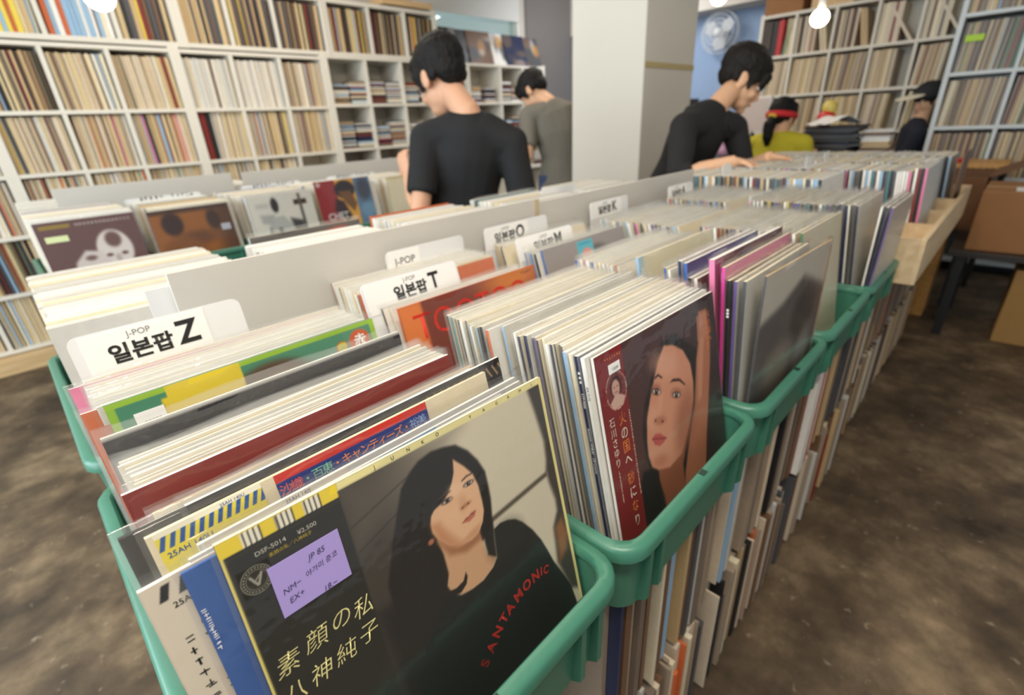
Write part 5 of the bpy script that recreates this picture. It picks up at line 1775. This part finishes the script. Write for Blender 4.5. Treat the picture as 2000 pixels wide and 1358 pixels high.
    C.loft(sh_t, [((a_+e)*s, (b_+e)*s) for a_, b_ in ((0.165, 0.115), (0.155, 0.108), (0.142, 0.10), (0.160, 0.108), (0.152, 0.088), (0.058, 0.052))], side, 20)
    for sd in 'LR':
        sh, el, wr = V['sh'+sd], V['el'+sd], V['wr'+sd]
        ch = V['upper']
        nv = (el-sh).cross(wr-el)
        nv = nv.normalized() if nv.length > 1e-4 else side
        C.loft([ch*0.7+sh*0.3, sh], [0.084*s, 0.070*s], Vector((0, 0, 1)).cross(side))
        C.ell(sh, (0.070*s, 0.070*s, 0.068*s))
        if sleeve <= 1:
            end = sh*(1-sleeve)+el*sleeve
            C.loft([sh, sh*0.5+end*0.5, end], [0.070*s, 0.064*s, 0.063*s], nv)
        else:
            end = el*(2-sleeve)+wr*(sleeve-1)
            C.loft([sh, sh*0.5+el*0.5, el, end], [0.070*s, 0.064*s, 0.058*s, 0.052*s], nv)
    so = fuse(C, shirt, mat(shirt_col[0], shirt_col[1], 0.85, 0.08, 40, bump=0.25, bscale=9), 0.008, g, 4, ruffle=(0.007, (11, 11, 5)))
    # collar ring
    cd = (V['neck0']-V['upper']).normalized()
    MB().loft([V['neck0']-cd*0.012, V['neck0']+cd*0.006], [(0.072*s, 0.066*s), (0.066*s, 0.060*s)], side, 20).build('collar', MATS[shirt_col[0]], so, smooth=True)
    # trousers and shoes
    T = MB()
    T.loft([V['pelvis']-Vector((0, 0, 0.11)), V['pelvis']-Vector((0, 0, 0.02)), V['pelvis']+Vector((0, 0, 0.06))], [(0.15*s, 0.115*s), (0.165*s, 0.118*s), (0.15*s, 0.108*s)], side)
    for sd in 'LR':
        hp, kn, an = V['hip'+sd], V['kn'+sd], V['an'+sd]
        T.loft([hp+Vector((0, 0, 0.03)), hp, hp*0.5+kn*0.5, kn, kn*0.5+an*0.5, an-Vector((0, 0, 0.02))], [0.10*s, 0.10*s, 0.088*s, 0.070*s, 0.066*s, 0.058*s], side)
    fuse(T, 'trousers', mat(pants_col[0], pants_col[1], 0.85, 0.1, 40), 0.010, g, 3, ruffle=(0.005, (14, 14, 7)))
    ff = Vector((face_dir[0], face_dir[1], 0)).normalized()
    for sd in 'LR':
        an = V['an'+sd]
        f0 = Vector((an.x, an.y, 0))
        S = MB()
        S.loft([f0-ff*0.06+Vector((0, 0, 0.038)), f0+Vector((0, 0, 0.045)), f0+ff*0.08+Vector((0, 0, 0.038)), f0+ff*0.15+Vector((0, 0, 0.028)), f0+ff*0.185+Vector((0, 0, 0.022))],
               [(0.030, 0.034), (0.040, 0.043), (0.044, 0.036), (0.042, 0.026), (0.022, 0.016)], side)
        S.build('shoe', BLACKP, g, smooth=True)
    if extra:
        extra(g, HM, V)
    return g


def short_hair(m, HM, thick=1.0):
    m.ell((0, -0.016, 0.048), (0.085, 0.104, 0.085), HM)
    m.ell((0, -0.058, 0.012), (0.064, 0.047, 0.066), HM)
    m.ell((0, 0.045, 0.074), (0.070, 0.058, 0.040), HM)
    m.ell((0, 0.072, 0.048), (0.064, 0.028, 0.028), HM)
    for q in (-1, 1):
        m.ell((q*0.066, 0.020, 0.022), (0.018, 0.040, 0.040), HM)
        m.ell((q*0.064, -0.036, 0.006), (0.014, 0.026, 0.038), HM)
        m.ell((q*0.071, 0.030, -0.012), (0.007, 0.010, 0.026), HM)


def mop_hair(m, HM):
    short_hair(m, HM)
    m.ell((0, -0.01, 0.060), (0.094, 0.110, 0.082), HM)
    m.ell((0.0, 0.078, 0.040), (0.072, 0.036, 0.034), HM)
    for k in range(7):
        x = -0.06+0.02*k
        m.ell((x, 0.098-abs(x)*0.35, 0.020), (0.013, 0.014, 0.026), HM)


# man in black T-shirt, back to us
J = dict(pelvis=(1.46, 1.76, 0.86), waist=(1.455, 1.735, 0.975), chest=(1.46, 1.70, 1.12), upper=(1.458, 1.675, 1.215), neck0=(1.452, 1.665, 1.272),
         shL=(1.325, 1.785, 1.178), elL=(1.21, 1.735, 0.905), wrL=(1.32, 1.945, 1.03),
         shR=(1.575, 1.545, 1.150), elR=(1.60, 1.50, 0.875), wrR=(1.63, 1.72, 0.90),
         hipL=(1.39, 1.83, 0.82), knL=(1.39, 1.85, 0.45), anL=(1.38, 1.82, 0.07), hipR=(1.53, 1.70, 0.82), knR=(1.54, 1.72, 0.45), anR=(1.55, 1.72, 0.07))
person('man seen from behind in a black T-shirt, standing behind the long white board', J, ((1.440, 1.795, 1.408), (0.05, 0.90, -0.45), (0.0, 0.42, 0.90)), SKIN, HAIR, 't_shirt', ('black_cotton', (21, 21, 24)),
       ('dark_jeans', (34, 38, 50)), (0.7, 0.7), voxel=0.007, sleeve=0.74, hands={'L': ((0.1, 0.5, 0.85), (-1, 0, 0.2)), 'R': ((0.2, 0.9, 0.3), (0, 0, 1))}, build=1.0, hs=1.20)

# man in grey T-shirt, half hidden by the pillar
J = dict(pelvis=(2.98, 2.40, 0.88), waist=(2.975, 2.40, 1.0), chest=(2.955, 2.42, 1.16), upper=(2.935, 2.45, 1.285), neck0=(2.92, 2.475, 1.345),
         shL=(2.80, 2.555, 1.265), elL=(2.70, 2.49, 1.0), wrL=(2.80, 2.68, 1.03), shR=(3.07, 2.35, 1.255), elR=(3.10, 2.30, 0.98), wrR=(3.08, 2.55, 1.0),
         hipL=(2.92, 2.46, 0.84), knL=(2.92, 2.48, 0.46), anL=(2.92, 2.44, 0.07), hipR=(3.05, 2.35, 0.84), knR=(3.06, 2.37, 0.46), anR=(3.06, 2.33, 0.07))
person('man in a grey T-shirt, head bowed, half hidden by the pillar', J, ((2.905, 2.60, 1.425), (-0.15, 0.66, -0.74), (-0.1, 0.72, 0.68)), SKIN2, HAIR, 't_shirt', ('grey_cotton', (108, 104, 94)),
       ('blue_jeans', (54, 68, 100)), (0.3, 0.9), voxel=0.008, sleeve=0.74, hs=1.1)

# man in black long sleeves, flipping through the crate
J = dict(pelvis=(2.66, 1.35, 0.86), waist=(2.665, 1.31, 0.98), chest=(2.67, 1.26, 1.10), upper=(2.69, 1.215, 1.185), neck0=(2.73, 1.195, 1.245),
         shR=(2.475, 1.235, 1.165), elR=(2.27, 1.135, 0.96), wrR=(2.385, 0.925, 1.02), shL=(2.86, 1.135, 1.145), elL=(2.86, 1.06, 0.935), wrL=(2.715, 0.885, 1.015),
         hipL=(2.75, 1.35, 0.82), knL=(2.76, 1.32, 0.45), anL=(2.76, 1.35, 0.07), hipR=(2.57, 1.36, 0.82), knR=(2.56, 1.33, 0.45), anR=(2.56, 1.36, 0.07))


def henley(g, HM, V):
    f0 = Vector((0.35, -0.93, 0))
    MB().loft([V['neck0']+f0*0.022, V['neck0']+f0*0.050-Vector((0, 0, 0.025)), V['upper']+f0*0.082-Vector((0, 0, 0.005))], [(0.048, 0.03), (0.034, 0.016), (0.006, 0.008)], (0.93, 0.35, 0)).build('neckline_skin', SKIN2, g, smooth=True)
    MB().box((-0.010, -0.004, -0.075), (0.010, 0.002, 0.0)).build('placket', MATS['black_knit'], g, V['upper']+Vector((0.045, -0.085, 0.015)), (math.radians(-25), 0, 0.5))


person('young man in a black long-sleeved top bending over the wooden crate', J, ((2.905, 1.155, 1.375), (0.52, -0.70, -0.48), (0.25, -0.30, 0.92)), SKIN2, HAIRB, 'long_sleeved_top', ('black_knit', (23, 22, 23)),
       ('black_trousers', (28, 28, 32)), (0, -1), voxel=0.006, sleeve=1.25, hairfn=mop_hair, extra=henley,
       hands={'R': ((0.75, -0.6, -0.2), (0, 0, 1)), 'L': ((0.6, -0.75, -0.2), (0.1, 0, 1))}, build=0.98, hs=1.18)

# woman in yellow apron, seated, back to us
px, py = 4.02, 1.36
# facing +x, away from the camera


def ponytail(m, HM):
    short_hair(m, HM)
    m.ell((0, -0.105, -0.005), (0.028, 0.028, 0.030), HM)
    m.loft([HM @ Vector(p) for p in ((0, -0.10, 0.0), (0, -0.13, -0.06), (0, -0.125, -0.14), (0, -0.11, -0.20))], [0.022, 0.036, 0.032, 0.012], (0, 1, 0))


px, py = 3.72, 1.19
J = dict(pelvis=(px, py, 0.62), waist=(px, py, 0.77), chest=(px, py, 0.93), upper=(px+0.01, py, 1.03), neck0=(px+0.015, py, 1.085),
         shL=(px+0.02, py+0.155, 1.01), elL=(px+0.05, py+0.20, 0.77), wrL=(px+0.20, py+0.14, 0.93), shR=(px+0.02, py-0.155, 1.01), elR=(px+0.05, py-0.20, 0.77), wrR=(px+0.20, py-0.14, 0.93),
         hipL=(px+0.02, py+0.08, 0.59), knL=(px+0.22, py+0.09, 0.46), anL=(px+0.16, py+0.10, 0.07), hipR=(px+0.02, py-0.08, 0.59), knR=(px+0.22, py-0.09, 0.46), anR=(px+0.16, py-0.10, 0.07))


def apron_extra(g, HM, V):
    m = MB()
    torus(m, 0.089, 0.009, 0.0)
    o = m.build('headband', mat('red_band', (196, 34, 42), 0.7), g, smooth=True)
    o.matrix_local = HM @ Matrix.Translation((0, -0.014, 0.010)) @ Matrix.Diagonal((1.0, 1.22, 2.2, 1))
    MB().ell((0, -0.118, 0.0), (0.034, 0.016, 0.030), HM).build('hair_tie', mat('yellow_tie', (214, 176, 50), 0.7), g, smooth=True)


person('woman in a yellow-green top with red headband and dark ponytail', J, ((px+0.03, py, 1.175), (0.93, -0.25, -0.15), (0.1, 0, 1)), SKIN2, HAIR, 'top', ('yellow_green_cotton', (184, 172, 40)),
       ('green_trousers', (70, 110, 60)), (1, 0), sit=True, voxel=0.009, sleeve=0.75, hairfn=ponytail, extra=apron_extra, build=0.88, hs=0.92)
stl = thing('stool', 'dark stool under the woman in yellow-green', 'stool', (px, py, 0))
MB().loft([(0, 0, 0.45), (0, 0, 0.485)], [0.14, 0.14], n=24).build('seat', DKWOOD, stl)
for q in range(4):
    a_ = math.pi/4+q*math.pi/2
    MB().loft([(0.10*math.cos(a_), 0.10*math.sin(a_), 0.45), (0.14*math.cos(a_), 0.15*math.sin(a_), 0)], [0.014, 0.012]).build('leg', BLACKP, stl)

# person half hidden by the grey-white shelf
px, py = 5.43, 0.69
J = dict(pelvis=(px, py, 0.60), waist=(px, py, 0.74), chest=(px, py, 0.92), upper=(px-0.01, py+0.01, 1.03), neck0=(px+0.01, py-0.01, 1.09),
         shL=(px-0.14, py-0.04, 1.0), elL=(px-0.17, py+0.02, 0.76), wrL=(px-0.12, py+0.16, 0.86), shR=(px+0.13, py+0.06, 1.0), elR=(px+0.16, py+0.08, 0.76), wrR=(px+0.02, py+0.20, 0.86),
         hipL=(px-0.08, py-0.02, 0.57), knL=(px-0.10, py+0.20, 0.46), anL=(px-0.10, py+0.16, 0.07), hipR=(px+0.08, py+0.02, 0.57), knR=(px+0.08, py+0.24, 0.46), anR=(px+0.08, py+0.2, 0.07))


def capfn(g, HM, V):
    MB().ell((0, 0.0, 0.055), (0.093, 0.112, 0.085), HM).build('cap_crown', mat('black_cap', (30, 30, 34), 0.8), g, smooth=True)
    m = MB()
    m.ell((0, 0.15, 0.055), (0.095, 0.10, 0.014), HM)
    m.build('cap_brim', mat('cream_cap', (232, 222, 200), 0.8), g, smooth=True)


person('person in navy with a pale cap brim, mostly hidden behind the grey-white shelf post', J, ((px+0.03, py-0.03, 1.235), (-0.72, 0.66, -0.2), (0, 0, 1)), SKIN2, HAIR, 'jacket', ('navy_cotton', (26, 30, 44)),
       ('dark_trousers', (30, 30, 36)), (-0.2, 1), sit=True, voxel=0.010, sleeve=1.7, extra=capfn, build=0.85, hs=1.0)
stl = thing('stool', 'dark stool under the person in navy', 'stool', (px, py, 0))
MB().loft([(0, 0, 0.43), (0, 0, 0.465)], [0.14, 0.14], n=24).build('seat', DKWOOD, stl)
for q in range(4):
    a_ = math.pi/4+q*math.pi/2
    MB().loft([(0.11*math.cos(a_), 0.11*math.sin(a_), 0.45), (0.15*math.cos(a_), 0.15*math.sin(a_), 0)], [0.014, 0.012]).build('leg', BLACKP, stl)
print('records', NREC[0], 'cds', ncd)
